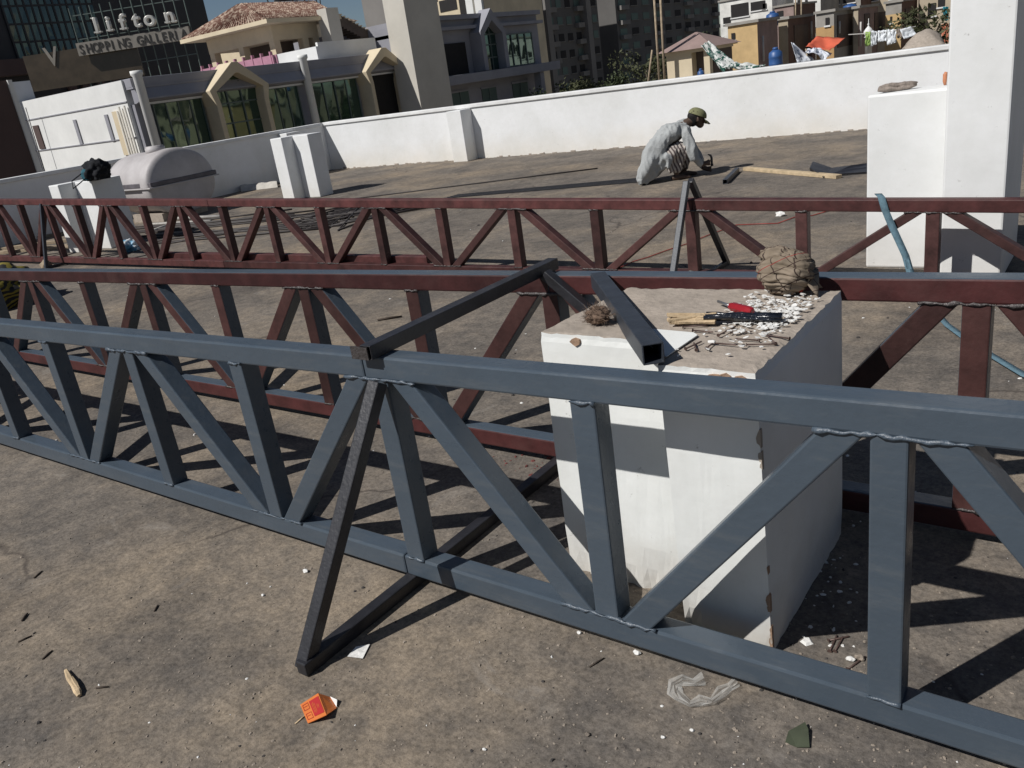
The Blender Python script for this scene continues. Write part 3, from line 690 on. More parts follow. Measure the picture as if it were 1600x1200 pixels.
# knotted bundle of checked cloth
def plaid():
    m = bpy.data.materials.new('checked_cloth'); m.use_nodes = True; t = m.node_tree; N = t.nodes; L = t.links; b = N['Principled BSDF']; b.inputs['Roughness'].default_value = .95; b.inputs['Specular IOR Level'].default_value = .1
    tc = N.new('ShaderNodeTexCoord'); ns = N.new('ShaderNodeTexNoise'); ns.inputs['Scale'].default_value = 9; L.new(tc.outputs['Object'], ns.inputs['Vector'])
    vm = N.new('ShaderNodeVectorMath'); vm.operation = 'MULTIPLY_ADD'; vm.inputs[1].default_value = (.016,.016,.016); L.new(ns.outputs[1], vm.inputs[0]); L.new(tc.outputs['Object'], vm.inputs[2])
    mp = N.new('ShaderNodeMapping'); mp.inputs['Rotation'].default_value = (.35, .5, .3); L.new(vm.outputs[0], mp.inputs[0])
    sx = N.new('ShaderNodeSeparateXYZ'); L.new(mp.outputs[0], sx.inputs[0])
    def line(sock, k, w, off=0.0):
        a = N.new('ShaderNodeMath'); a.operation = 'MULTIPLY_ADD'; a.inputs[1].default_value = k; a.inputs[2].default_value = off; L.new(sock, a.inputs[0])
        f = N.new('ShaderNodeMath'); f.operation = 'FRACT'; L.new(a.outputs[0], f.inputs[0])
        g = N.new('ShaderNodeMath'); g.operation = 'LESS_THAN'; g.inputs[1].default_value = w; L.new(f.outputs[0], g.inputs[0]); return g.outputs[0]
    def mixc(f, a, c):
        x = N.new('ShaderNodeMix'); x.data_type = 'RGBA'; L.new(f, x.inputs[0])
        for k, q in ((6, a), (7, c)):
            if isinstance(q, tuple): x.inputs[k].default_value = (*q, 1)
            else: L.new(q, x.inputs[k])
        return x.outputs[2]
    n2 = N.new('ShaderNodeTexNoise'); n2.inputs['Scale'].default_value = 14; n2.inputs['Detail'].default_value = 6; L.new(tc.outputs['Object'], n2.inputs['Vector'])
    r = N.new('ShaderNodeValToRGB'); e = r.color_ramp.elements; e[0].position = .35; e[1].position = .65; e[0].color = (.175,.14,.102,1); e[1].color = (.29,.235,.18,1); L.new(n2.outputs[0], r.inputs[0])
    base = mixc(line(sx.outputs[0], 19, .06), r.outputs[0], (.05,.035,.03)); base = mixc(line(sx.outputs[2], 19, .05), base, (.055,.035,.03))
    base = mixc(line(sx.outputs[2], 9.5, .022, .25), base, (.26,.04,.035)); base = mixc(line(sx.outputs[1], 19, .04), base, (.07,.05,.04))
    L.new(base, b.inputs['Base Color'])
    bp = N.new('ShaderNodeBump'); bp.inputs['Strength'].default_value = .5; bp.inputs['Distance'].default_value = .004
    n3 = N.new('ShaderNodeTexNoise'); n3.inputs['Scale'].default_value = 60; L.new(tc.outputs['Object'], n3.inputs['Vector']); L.new(n3.outputs[0], bp.inputs['Height']); L.new(bp.outputs[0], b.inputs['Normal'])
    return m
M['plaid'] = plaid()
c = PZ(1221, 462, TZ)
cl = thing('cloth_bundle', 'knotted bundle of brown checked cloth at the back right of the block top', 'cloth bundle', (c.x, c.y+.05, TZ))
bm = bmesh.new(); bmesh.ops.create_icosphere(bm, subdivisions=6, radius=1); vs = []
for v in bm.verts:
    p = v.co.copy(); th_ = math.atan2(p.y, p.x)
    u = p.z*2.4 + .55*math.sin(th_*1.5+.7) + .3*p.x
    wrap = abs((u*1.05) % 1.0 - .5)*2              # folded bands that spiral round the bundle
    d = 1 + .10*(1-wrap**5) - .05 + noise.noise(p*1.6+Vector((4,1,2)))*.12 + .018*math.sin(11*u+4*noise.noise(p*2)) + noise.noise(p*4)*.02
    d -= .03*max(0, math.sin(th_*4+p.z*3))**3
    q = Vector((p.x*.084*d, p.y*.082*d, p.z*.068*d)); q.z = max(q.z, -.058)
    if q.z < -.02: q.x *= .94; q.y *= .94
    vs.append(q + Vector((c.x, c.y+.05, TZ+.058)))
fs = [tuple(v.index for v in f.verts) for f in bm.faces]; bm.free()
b = MB(); b.add(vs, fs, 0, True); b.build('wrapped_cloth', M['plaid'], cl)
b = MB(); rows = []
for i in range(7):      # loose tail of cloth on the right
    rows.append([Vector((c.x+.064+.005*i+.010*math.sin(i*1.3+j), c.y+.01+.015*j, TZ+.080-.0130*i+.006*math.sin(i*2+j*2))) for j in range(6)])
b.sheet(rows, 0, .004, True); b.build('loose_tail', M['plaid'], cl)
b = MB(); v, f = blob((c.x-.025, c.y+.05, TZ+.088), (.052, .04, .024), 17, .3, 2.4, 4, 0, .12); b.add(v, f, 0, True); b.build('knot', M['plaid'], cl)
# paint flakes
M['flake'] = mat('paint_flake', (.72, .71, .68), .8, .22, 60, .3, 90)
rr = random.Random(15); b = MB()
def flake(b, p, s, lift=.004, m=0):
    n = rr.randint(4, 6); a0 = rr.uniform(0, 6.28); tx, ty_ = rr.uniform(-.35, .35), rr.uniform(-.35, .35)
    poly = []
    for k in range(n):
        a = a0 + k*2*math.pi/n + rr.uniform(-.3, .3); r_ = s*rr.uniform(.5, 1.1)
        x, y = r_*math.cos(a), r_*.7*math.sin(a); poly.append((p.x+x, p.y+y, p.z+lift+x*tx+y*ty_))
    b.prism(poly, (0, 0, .0018), m)
for k in range(640):
    x = rr.gauss(1205, 48); y = rr.gauss(490, 17)
    if k < 60: x = rr.uniform(1040, 1300); y = rr.uniform(462, 560)
    p = PZ(x, y, TZ)
    if p.x > BR-.03 or p.y > BB-.05 or p.y < BF+.05 or p.x < BSTEP: continue
    flake(b, p, rr.uniform(.004, .0115))
tag(b.build('paint_flakes', M['flake']), 'scatter of white paint flakes around the brush and cloth on the block top', 'paint flakes', kind='stuff')
# nails
M['nail'] = mat('rusty_nail', (.10, .065, .055), .5, .4, 60, metal=.3)
def nail(a, c, z, label, grp, r=.0019):
    p, q = PZ(*a, z+r+.0006), PZ(*c, z+r+.0006); b = MB(); d = (q-p).normalized()
    b.tube([p, p+d*.0012], r*2.3, 8, 0, False); b.tube([p+d*.001, q-d*.004, q], [r, r, .0003], 6)
    tag(b.build('nail', M['nail']), label, 'nail', grp)
NL = [((1071,545),(1097,533),'crossed nail at the front of the block top, long one of the pair'),((1088,547),(1084,535),'crossed nail at the front of the block top, short one of the pair'),
 ((1104,544),(1116,534),'thick nail with a pale lump beside the crossed pair'),((1115,536),(1152,539),'nail lying level to the right of the thick nail'),((1166,538.5),(1214,537.5),'front right nail lying level near the edge of the block'),
 ((1187,532),(1148,529),'pale nail lying level behind the thick nail'),((1122,524),(1150,510),'nail pointing towards the black brush bristles'),((1141,520),(1176,518),'nail lying level just in front of the white flakes'),
 ((1082,516),(1115,519),'nail in front of the pale end of the brush'),((1066,511),(1104,508),'nail lying along the pale sticks of the brush'),((1234,529),(1196,523),'long nail overhanging the right edge of the block'),((1212,537),(1198,524),'nail crossing the overhanging nail at the right edge')]
for a, c_, l in NL: nail(a, c_, TZ, l, 'nails on the block', .0022)
b = MB(); v, f = blob(PZ(1112, 537, TZ), (.012,.006,.006), 4, .4, 3, 2, .2); b.add(v, f, 0, True); tag(b.build('plaster_crumb', M['flake']), 'pale crumb stuck against the thick nail on the block', 'crumb')
# frayed brush lying on top of the right-hand pillar block, and an orange scrap behind it
M['jute'] = mat('jute', (.25, .21, .18), .95, .35, 30, .6, 90)
sc_ = PY(1372, 144, 6.0); se_ = PY(1432, 131, 6.12)
b = MB()
for k in range(6):
    o = Vector((0, rr.uniform(-.03, .03), rr.uniform(.0, .022)))
    pts = [Vector((sc_.x, sc_.y, 1.137)).lerp(Vector((se_.x, se_.y, 1.137)), t/6)+o+Vector((0, rr.uniform(-.008,.008), .012+rr.uniform(-.003,.008))) for t in range(7)]
    b.tube(pts, [.008, .014, .016, .012, .014, .012, .004], 7)
tag(b.build('rag_roll', M['jute']), 'roll of frayed grey brown rag on the low block beside the white column', 'rag')
M['orange'] = mat('orange_plastic', (.5, .2, .1), .5, .2, 10)
os_ = PY(1476, 118, 6.15)
b = MB(); b.tube([(os_.x+.005, 6.15, 1.137), (os_.x+.002, 6.15, 1.16), (os_.x+.003, 6.15, 1.2), (os_.x+.008, 6.15, 1.215)], [.008, .012, .013, .008], 8); tag(b.build('orange_handle', M['orange']), 'orange brown tool handle showing at the left edge of the tall white column', 'handle')

# ------------------------------------------------------------ litter in the foreground
M['dust'] = mat('grit', (.25, .21, .17), .95, .4, 50, rnd=.4)
M['darkgrit'] = mat('dark_grit', (.05, .045, .042), .95, .4, 50)
M['redflake'] = mat('primer_flake', (.15, .04, .035), .8, .3, 50)
rr = random.Random(31)
def grit(name, m, n, gen, smin, smax, label):
    b = MB()
    for k in range(n):
        p = gen(); s = rr.uniform(smin, smax)*(rr.random()**1.5+.35)
        if p is None: continue
        poly = []; a0 = rr.uniform(0, 6.28); el = rr.uniform(.4, 1); c_, s_ = math.cos(a0), math.sin(a0)
        for q in range(5):
            a = q*2*math.pi/5+rr.uniform(-.3,.3); x, y = s*math.cos(a), s*el*math.sin(a); poly.append((p.x+c_*x-s_*y, p.y+s_*x+c_*y))
        h = s*rr.uniform(.25, .7); v = [(x, y, .0005) for x, y in poly]+[(p.x+(x-p.x)*.6, p.y+(y-p.y)*.6, h) for x, y in poly]
        b.add(v, [(9,8,7,6,5)[::-1]]+[(i, (i+1) % 5, 5+(i+1) % 5, 5+i) for i in range(5)], 0)
    tag(b.build(name, m), label, 'grit', kind='stuff')
def near():
    # uniform over the visible foreground, denser close up
    return PZ(rr.uniform(-30, 1630), 1200-rr.random()**1.2*560)
def mid():
    return PZ(rr.uniform(0, 1600), rr.uniform(300, 700))
grit('dust_grit', M['dust'], 2600, near, .0015, .006, 'pale grit and crumbs scattered over the dusty deck in front')
grit('white_chips', M['flake'], 110, near, .0015, .005, 'tiny white paint chips scattered over the deck in front')
grit('white_crumbs', M['flake'], 120, mid, .004, .014, 'small white crumbs scattered over the deck behind the trusses')
grit('dark_crumbs', M['darkgrit'], 330, near, .0015, .007, 'dark specks of grit scattered over the deck in front')
grit('dark_scraps', M['darkgrit'], 90, mid, .006, .02, 'dark scraps scattered over the deck behind the trusses')
grit('block_rubble', M['flake'], 60, lambda: PZ(rr.gauss(1285, 40), rr.gauss(900, 70)), .004, .016, 'white plaster rubble in the shade at the right foot of the block')
grit('primer_flakes', M['redflake'], 60, lambda: PZ(rr.gauss(840, 30), rr.gauss(722, 12)), .004, .011, 'dull red primer flakes on the deck left of the block')
def stick(a, c_, r, label, m='nail', cat='twig'):
    b = MB(); p, q = PZ(*a, r), PZ(*c_, r); b.tube([p, p.lerp(q, .5)+Vector((0,0,r*.3)), q], [r, r*1.1, r*.7], 5); tag(b.build(cat.replace(' ', '_'), M[m]), label, cat)
M['twig'] = mat('twig', (.055, .04, .03), .9, .3, 30)
for a, c_, r, l in (((53,903),(66,892),.003,'short dark twig at the left, farthest up of the loose twigs'),((34,970),(43,958),.004,'short thick twig near the left edge'),((28,1003),(50,993),.003,'thin twig near the left edge below the thick one'),((66,1030),(82,1016),.003,'dark twig just above the split wood chip'),
   ((241,955),(247,945),.003,'tiny dark twig alone in the middle of the left deck'),((150,1075),(170,1073),.003,'pale brown twig right of the split wood chip'),((921,1042),(944,1028),.0025,'thin dark twig left of the plastic film'),((655,760-320),(594+0,442+56),.004,None),((590,500),(628,494),.009,'brown sliver of wood on the deck behind the middle truss')):
    if l: stick(a, c_, r, l, 'twig')
for a, c_, l in (((1296,1018),(1308,992),'rusty nail in the heap right of the block, steepest one'),((1304,1018),(1318,994),'rusty nail in the heap right of the block, parallel to the steepest'),((1294,1001),(1328,994),'rusty nail lying level across the heap right of the block'),((1324,1046),(1353,1025),'rusty nail lying alone by the tall grey upright')):
    nail(a, c_, 0, l, 'nails on the deck by the block', .0028)
# split chip of pale wood
b = MB(); cp = [G(103,1047,.007), G(109,1060,.011), G(115,1070,.010), G(121,1080,.011), G(124,1087,.007)]; b.tube(cp, [.006, .0105, .0085, .0115, .007], 6, 0, False, .8); b.tube([p+Vector((.006,.004,.003)) for p in cp[1:4]], [.005,.007,.004], 5, 0, False); tag(b.build('wood_chip', M['split']), 'split chip of pale wood lying alone at the lower left', 'wood chip')
for x, y, r, l in ((478,894,.012,'bent white plaster chip below the grey truss at the left'),(411,931,.007,'small white pebble left of the black stand leg'),(905,990,.008,'white pebble just below the grey bottom chord'),(1081,1142,.006,'white pebble right of the two at the lower middle'),(1036,1153,.006,'white pebble at the bottom middle'),(757,1172,.006,'white pebble near the bottom edge'),(918,1149,.008,'tan pebble at the bottom middle'),(1219,338,.045,'white plaster cube on the deck behind the far truss'),(1440,497,.02,'white scrap with a curled end behind the middle truss'),(995,1022,.011,'small wad of white paper below the grey chord'),(1329,1032,.012,'white pebble next to the lone nail'),(1343,1030,.014,'grey pebble next to the lone nail')):
    b = MB(); v, f = blob(G(x,y), (r, r*.7, r*.6), x % 13, .4, 2.5, 2, .25); b.add(v, f, 0, False)
    tag(b.build('pebble', M['flake'] if 'white' in l else M['dust']), l, 'pebble')
# white card under the stand bar
b = MB(); b.prism([G(543,1026,.003), G(567,1029,.003), G(578,1007,.004), G(556,1011,.009)], (0,0,.0015)); tag(b.build('white_card', M['flake']), 'torn white card half in shadow beside the black ground bar', 'card')
b = MB(); b.prism([G(495,1010,.003), G(508,1003,.003), G(520,1012,.003), G(500,1022,.003)], (0,0,.0015)); tag(b.build('white_card', M['flake']), 'sliver of white card left of the black ground bar', 'card')
# green shard
M['green'] = mat('green_shard', (.05, .06, .035), .7, .25, 12)
b = MB(); b.prism([G(1227,1160,.002), G(1232,1143,.004), G(1258,1129,.01), G(1263,1140,.012), G(1265,1168,.004), G(1245,1168,.002)], (0,0,.002)); tag(b.build('green_shard', M['green']), 'dull green torn shard on the deck at the bottom right', 'shard')
# crumpled clear film
m = bpy.data.materials.new('clear_film'); m.use_nodes = True; pb_ = m.node_tree.nodes['Principled BSDF']
pb_.inputs['Base Color'].default_value = (.75, .75, .72, 1); pb_.inputs['Roughness'].default_value = .25; pb_.inputs['Alpha'].default_value = .30
M['film'] = m
b = MB(); path = [(1100,1060),(1084,1066),(1066,1063),(1053,1069),(1054,1080),(1063,1090),(1078,1099),(1094,1094),(1112,1095),(1128,1081),(1141,1073),(1152,1066)]
rows = []
for i, (x, y) in enumerate(path):
    x1, y1 = path[min(i+1, len(path)-1)]; x0, y0 = path[max(i-1, 0)]
    nx, ny = -(y1-y0), (x1-x0); l = math.hypot(nx, ny); wd_ = rr.uniform(5, 12); nx, ny = nx/l*wd_, ny/l*wd_
    rows.append([G(x+nx*t+rr.uniform(-1.5,1.5), y+ny*t+rr.uniform(-1.5,1.5), .003+rr.uniform(0,.022)*(1-abs(t)*.7)) for t in (-1, -.6, -.25, .1, .45, .75, 1)])
b.sheet(rows, 0, 0, False); tag(b.build('plastic_film', M['film']), 'crumpled loop of clear plastic film in front of the grey truss', 'plastic film')
# orange and red carton
M['cartonO'] = mat('carton_orange', (.62, .17, .035), .45, .1, 20); M['cartonR'] = mat('carton_red', (.42, .02, .02), .45, .1, 20)
C4 = [G(469,1101,.006), G(481,1130,.004), G(510,1117,.022), G(497,1083,.028)]     # main panel: left, bottom, right, top
ct = thing('carton', 'flattened orange and red carton on the deck below the black stand leg', 'carton', (sum(p.x for p in C4)/4, sum(p.y for p in C4)/4, 0))
def pan(u, v, lift=0.0):
    a = C4[0].lerp(C4[1], v); c_ = C4[3].lerp(C4[2], v); p = a.lerp(c_, u); p.z += lift; return p
b = MB(); b.prism([pan(0,0), pan(0,1), pan(1,1), pan(1,0)], (0,0,-.002)); b.build('front_panel', M['cartonO'], ct)
b = MB(); e1_, e2_ = G(516,1089,.004), G(526,1106,.003); b.prism([pan(1,0), pan(1,1), e2_, e1_], (0,0,-.0015)); b.build('side_panel', M['cartonO'], ct)
b = MB(); b.prism([G(516,1089,.0035), G(526,1105,.0035), G(527,1094,.010)], (0,0,.002)); b.build('inner_liner', M['flake'], ct)
b = MB(); b.prism([pan(.44,.12,.0008), pan(.44,.86,.0008), pan(.95,.86,.0008), pan(.95,.12,.0008)], (0,0,.0004)); b.build('red_field', M['cartonR'], ct)
b = MB()
for u, hw_ in ((.52,.22),(.58,.25),(.64,.2),(.74,.1),(.80,.08)):
    b.prism([pan(u,.5-hw_,.0014), pan(u,.5+hw_,.0014), pan(u+.016,.5+hw_,.0014), pan(u+.016,.5-hw_,.0014)], (0,0,.0003))
for r0 in (.12, .58):
    for (ua, va, ub, vb) in ((.07,r0,.085,r0+.3),(.35,r0,.365,r0+.3),(.07,r0,.36,r0+.02),(.07,r0+.28,.36,r0+.3),(.12,r0+.12,.3,r0+.14)):
        b.prism([pan(ua,va,.0012), pan(ua,vb,.0012), pan(ub,vb,.0012), pan(ub,va,.0012)], (0,0,.0003), 1)
b.build('printing', [M['cartonO'], M['cartonR']], ct)
stick((461,1131),(484,1112),.002,'pale matchstick lying on the orange carton','split','matchstick')

# ------------------------------------------------------------ worker squatting with a hammer
YW = math.radians(38.66)
TOC = Vector((math.sin(YW), -math.cos(YW), 0))
W0 = Vector((-4.93, 10.15, 0))
def W(x, y, bb=0.0):
    d = ray(x, y); p0 = W0 + TOC*bb
    t = (p0-CC).dot(TOC)/d.dot(TOC); p = CC + d*t; p.z = max(p.z, .004); return p
def organic(name, chains, m, parent, voxel=.012, smooth=6, wrinkle=0.0, wseed=0, wfreq=9.0, stretch=(1,1,1)):
    b = MB()
    for ch in chains:
        pts = [Vector(p) for p, r in ch]; rad = [r for p, r in ch]
        # capsule sweep with rounded ends
        fine = []; fr = []
        for i in range(len(pts)-1):
            for t in range(6):
                u = t/6; fine.append(pts[i].lerp(pts[i+1], u)); fr.append(rad[i]*(1-u)+rad[i+1]*u)
        fine.append(pts[-1]); fr.append(rad[-1])
        d0 = (fine[0]-fine[1]).normalized(); d1 = (fine[-1]-fine[-2]).normalized()
        pre = [(fine[0]+d0*fr[0]*math.sin(a), fr[0]*math.cos(a)) for a in (1.45, 1.1, .7, .35)]
        post = [(fine[-1]+d1*fr[-1]*math.sin(a), fr[-1]*math.cos(a)) for a in (.35, .7, 1.1, 1.45)]
        b.tube([p for p, r in pre]+fine+[p for p, r in post], [r for p, r in pre]+fr+[r for p, r in post], 14)
    o = b.build(name, m, None)
    rm = o.modifiers.new('remesh', 'REMESH'); rm.mode = 'VOXEL'; rm.voxel_size = voxel; rm.use_smooth_shade = True
    smo = o.modifiers.new('smooth', 'SMOOTH'); smo.factor = .5; smo.iterations = smooth
    dg = bpy.context.evaluated_depsgraph_get(); me = bpy.data.meshes.new_from_object(o.evaluated_get(dg)); me.name = name
    o.modifiers.clear(); old = o.data; o.data = me; bpy.data.meshes.remove(old)
    if wrinkle:
        me.update()
        nn = [v.normal.copy() for v in me.vertices]
        for v, q in zip(me.vertices, nn):
            p = Vector((v.co.x*stretch[0], v.co.y*stretch[1], v.co.z*stretch[2]))*wfreq + Vector((wseed, wseed*2, 0))
            v.co += q*(noise.noise(p)*wrinkle - abs(noise.noise(p*1.9))*wrinkle)
    for p in me.polygons: p.use_smooth = True
    me.update()
    if parent is not None: attach(o, parent)
    return o
M['skin'] = mat('brown_skin', (.075, .045, .03), .6, .2, 10)
M['hair'] = mat('black_hair', (.012, .01, .01), .7, .3, 60, .5, 200, .3)
M['shirt'] = mat('pale_grey_cloth', (.36, .372, .37), .95, .1, 5, .5, 60, .1)
def stripes():
    m = bpy.data.materials.new('striped_cloth'); m.use_nodes = True; t = m.node_tree; N = t.nodes; L = t.links; b = N['Principled BSDF']; b.inputs['Roughness'].default_value = .95
    tc = N.new('ShaderNodeTexCoord'); wv = N.new('ShaderNodeTexWave'); wv.inputs['Scale'].default_value = 7.5; wv.inputs['Distortion'].default_value = 1.6; wv.inputs['Detail Scale'].default_value = 2
    mp = N.new('ShaderNodeMapping'); mp.inputs['Rotation'].default_value = (.3, .7, -.6); L.new(tc.outputs['Object'], mp.inputs[0]); L.new(mp.outputs[0], wv.inputs['Vector'])
    r = N.new('ShaderNodeValToRGB'); e = r.color_ramp.elements; e[0].position = .3; e[1].position = .5; e[0].color = (.1,.075,.075,1); e[1].color = (.42,.38,.34,1)
    L.new(wv.outputs[0], r.inputs[0]); L.new(r.outputs[0], b.inputs['Base Color']); return m
M['stripes'] = stripes()
M['cap'] = mat('olive_cap', (.20, .20, .11), .9, .25, 20, .3, 90, .1, col2=(.05, .045, .03), mix=(.35, .42))
man = thing('person', 'man in pale grey shirt and olive cap squatting to hammer on the deck', 'person', W0)
hd = W(1088, 184)
fwd = Vector((math.cos(YW), math.sin(YW), 0))
body = []
body.append([(W(1070,195), .07), (W(1078,190), .058), (W(1083,188), .06)])
body.append([(hd+Vector((0,0,.03)), .088), (hd+fwd*.01+Vector((0,0,-.02)), .085), (hd+fwd*.045+Vector((0,0,-.085)), .05)])
body.append([(hd+fwd*.09+Vector((0,0,-.02)), .012), (hd+fwd*.112+Vector((0,0,-.055)), .015), (hd+fwd*.095+Vector((0,0,-.062)), .011)])   # nose
body.append([(hd+TOC*.086+Vector((0,0,0)), .014), (hd+TOC*.09+Vector((0,0,-.035)), .012)])                                                # ears
body.append([(hd-TOC*.086+Vector((0,0,0)), .014), (hd-TOC*.09+Vector((0,0,-.035)), .012)])
body.append([(W(1030,235), .13), (W(1050,210), .13), (W(1066,200), .09)])
RE, RWr = W(1085,246,.2), W(1097,257,.16)
LE, LWr = W(1090,243,-.16), W(1099,262,-.06)
RH, LH = W(1104,254.5,.14), W(1106,264,-.04)
body.append([(W(1076,222,.17), .036), (RE, .040), (RWr, .032), (RH, .03)])
body.append([(W(1076,219,-.17), .036), (LE, .040), (LWr, .032), (LH, .03)])
for Hn, sg in ((RH, 1), (LH, -1)):
    for k in range(4):
        a = Hn + TOC*(.012*sg) + Vector((0,0,.022-.016*k)); body.append([(a+fwd*.012, .011), (a+fwd*.04-TOC*.008*sg, .0105), (a+fwd*.035-TOC*.034*sg+Vector((0,0,-.008)), .0095), (a+fwd*.012-TOC*.036*sg, .009)])
    body.append([(Hn-TOC*.02*sg, .012), (Hn-TOC*.03*sg+fwd*.022+Vector((0,0,.022)), .011), (Hn+fwd*.04-TOC*.02*sg+Vector((0,0,.03)), .0095)])
for bb, kx, ky, ax_, ay in ((.13, 1070, 231, 1057, 268), (-.11, 1079, 234, 1068, 263)):
    kn, an = W(kx, ky, bb), W(ax_, ay, bb)
    body.append([(W(1030,252,bb*.7), .085), (kn, .062), (an, .042)])
    ft = Vector((an.x, an.y, .035)); body.append([(ft-fwd*.04, .035), (ft+fwd*.06+Vector((0,0,-.005)), .036), (ft+fwd*.16+Vector((0,0,-.015)), .022)])
organic('body', body, M['skin'], man, .0085, 3)
shirt = []
for bb in (-.11, 0, .11):
    shirt.append([(W(1019,247,bb), .135), (W(1028,228,bb), .125), (W(1043,210,bb), .12), (W(1060,202,bb*.9), .10)])
shirt.append([(W(1071,207,.16), .082), (W(1066,200,0), .10), (W(1069,201,-.17), .082)])
shirt.append([(W(1064,198,0), .1), (W(1073,193,0), .068)])
shirt.append([(W(1071,208,.17), .08), (W(1080,232,.2), .072), (RE, .066), (W(1094,254,.17), .047)])
shirt.append([(W(1070,204,-.17), .08), (W(1083,232,-.17), .07), (LE, .062), (W(1096,259,-.08), .045)])
for bb in (-.16, -.08, 0, .08, .16):
    shirt.append([(W(1014,252,bb), .10), (W(1006,268,bb*1.1), .075), (W(999+abs(bb)*20,282,bb*1.15), .05), (W(998+abs(bb)*30,288,bb*1.2), .022)])
    shirt.append([(W(1024,256,bb), .085), (W(1016,272,bb), .06), (W(1009,285,bb*1.1), .03)])
    shirt.append([(W(1036,256,bb*.9), .07), (W(1024,271,bb*1.0), .055), (W(1010,288,bb*1.1), .024)])
for bb in (.05, .13): shirt.append([(W(1030,248,bb), .1), (W(1046,246,bb+.08), .06), (W(1044,260,bb+.1), .035)])
organic('long_shirt', shirt, M['shirt'], man, .011, 4, .032, 3, 7.5, (1.0, 1.0, .4))
tro = []
for bb, kx, ky, ax_, ay in ((.14, 1070, 230, 1057, 264), (-.11, 1079, 233, 1068, 260)):
    tro.append([(W(1030,250,bb*.6), .12), (W(1052,240,bb), .105), (W(kx, ky, bb), .09), (W((kx+ax_)/2-3, (ky+ay)/2, bb), .085), (W(ax_, ay, bb), .062)])
tro.append([(W(1046,256,.18), .05), (W(1048,267,.18), .042)])
organic('trousers', tro, M['stripes'], man, .012, 4, .026, 8, 9, (1.2, 1.2, .4))
organic('hair', [[(hd-fwd*.035+Vector((0,0,.02)), .082), (hd-fwd*.05+Vector((0,0,-.045)), .06)], [(hd+Vector((0,0,.03)), .09), (hd+fwd*.0+Vector((0,0,.0)), .088)]], M['hair'], man, .01, 3)
# cap: crown and brim, tipped forward with the head
b = MB(); rows = []
tip = fwd*math.cos(.45) - Vector((0,0,1))*math.sin(.45); upc = fwd*math.sin(.45) + Vector((0,0,1))*math.cos(.45)
cc = hd + upc*.028
for i in range(9):
    a = i/8*math.pi/2; rr_ = .112*math.cos(a)**.8; hh = .095*math.sin(a)
    rows.append([cc + upc*hh + (tip*math.cos(t)*1.1 + TOC*math.sin(t))*rr_ for t in [2*math.pi*k/20 for k in range(21)]])
b.sheet(rows, 0, 0, True); b.build('cap_crown', M['cap'], man)
b = MB(); rows = []
for i in range(6):
    u = i/5; rows.append([cc + tip*(.08+.10*u*math.cos(t*.9)+.02) + TOC*(math.sin(t)*.10*(1-.12*u)) - upc*(.012+.028*u*u+.02*math.sin(t)**2) for t in [(-1.15+2.3*k/10) for k in range(11)]])
b.sheet(rows, 0, .004, True); b.build('cap_brim', M['cap'], man)
# hammer in his right hand
M['iron'] = mat('dark_iron', (.03, .03, .032), .4, .3, 30, metal=.5)
hm = W(1112, 250, .12); hp = RH + TOC*-.012
ham = thing('hammer', 'claw hammer held in the squatting man\'s hand', 'hammer', (hm.x, hm.y, hm.z-.1))
b = MB(); b.tube([hp-fwd*.11-Vector((0,0,.02)), hp, hm], [.013, .015, .011], 8); b.build('handle', M['wood'], ham)
b = MB(); b.tube([hm+Vector((0,0,-.075)), hm+Vector((0,0,-.05)), hm+Vector((0,0,-.045)), hm+Vector((0,0,.03)), hm+Vector((0,0,.06))-fwd*.012, hm+Vector((0,0,.078))-fwd*.045], [.019, .019, .014, .016, .014, .006], 8); b.build('head', M['iron'], ham)

# ------------------------------------------------------------ the city beyond the roof (all on the same street grid)
M['facade_grey'] = mat('grey_render', (.30, .30, .33), .85, .12, .5, .2, 6, .2)
M['facade_cream'] = mat('cream_render', (.64, .545, .39), .85, .12, .5, .2, 6, .2)
M['facade_beige'] = mat('beige_render', (.56, .53, .47), .85, .1, .4, .2, 6, .2)
M['city_white'] = mat('city_white', (.74, .74, .72), .85, .08, .6, .2, 5, .2)
M['dark_opening'] = mat('dark_interior', (.02, .018, .018), .9, .2, 2)
M['gglass'] = glass_material('green_glass', (.012, .03, .025), .35)
M['bglass'] = glass_material('blue_grey_glass', (.022, .036, .036), .25, .06, (.55, .62, .55))
M['winglass'] = glass_material('dull_window', (.02, .024, .028), .3, .65)
M['frame_metal'] = mat('window_metal', (.10, .13, .12), .5, .1, 8)
M['flat_dark'] = mat('dark_cladding', (.018, .018, .022), .5, .2, .4)
M['brownwall'] = mat('brown_cladding', (.085, .055, .05), .8, .15, .3)
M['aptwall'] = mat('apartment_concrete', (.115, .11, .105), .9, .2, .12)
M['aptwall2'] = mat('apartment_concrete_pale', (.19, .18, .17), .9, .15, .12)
M['tilebase'] = mat('clay_tile', (.15, .075, .055), .85, .35, 3.2, .4, 10, .2, col2=(.46, .36, .28), mix=(.42, .52))
M['pinkrail'] = mat('pink_paint', (.42, .20, .27), .7, .12, 2)
M['umber'] = mat('umber_wall', (.11, .085, .07), .9, .25, .8)
def wbox(b, x0, x1, y0, y1, z0, z1, m=0): return b.box(min(x0,x1), max(x0,x1), min(y0,y1), max(y0,y1), min(z0,z1), max(z0,z1), m)
ZB = -15.9
SF = -45.0
F = lambda x, y, s=SF: PX(x, y, s)
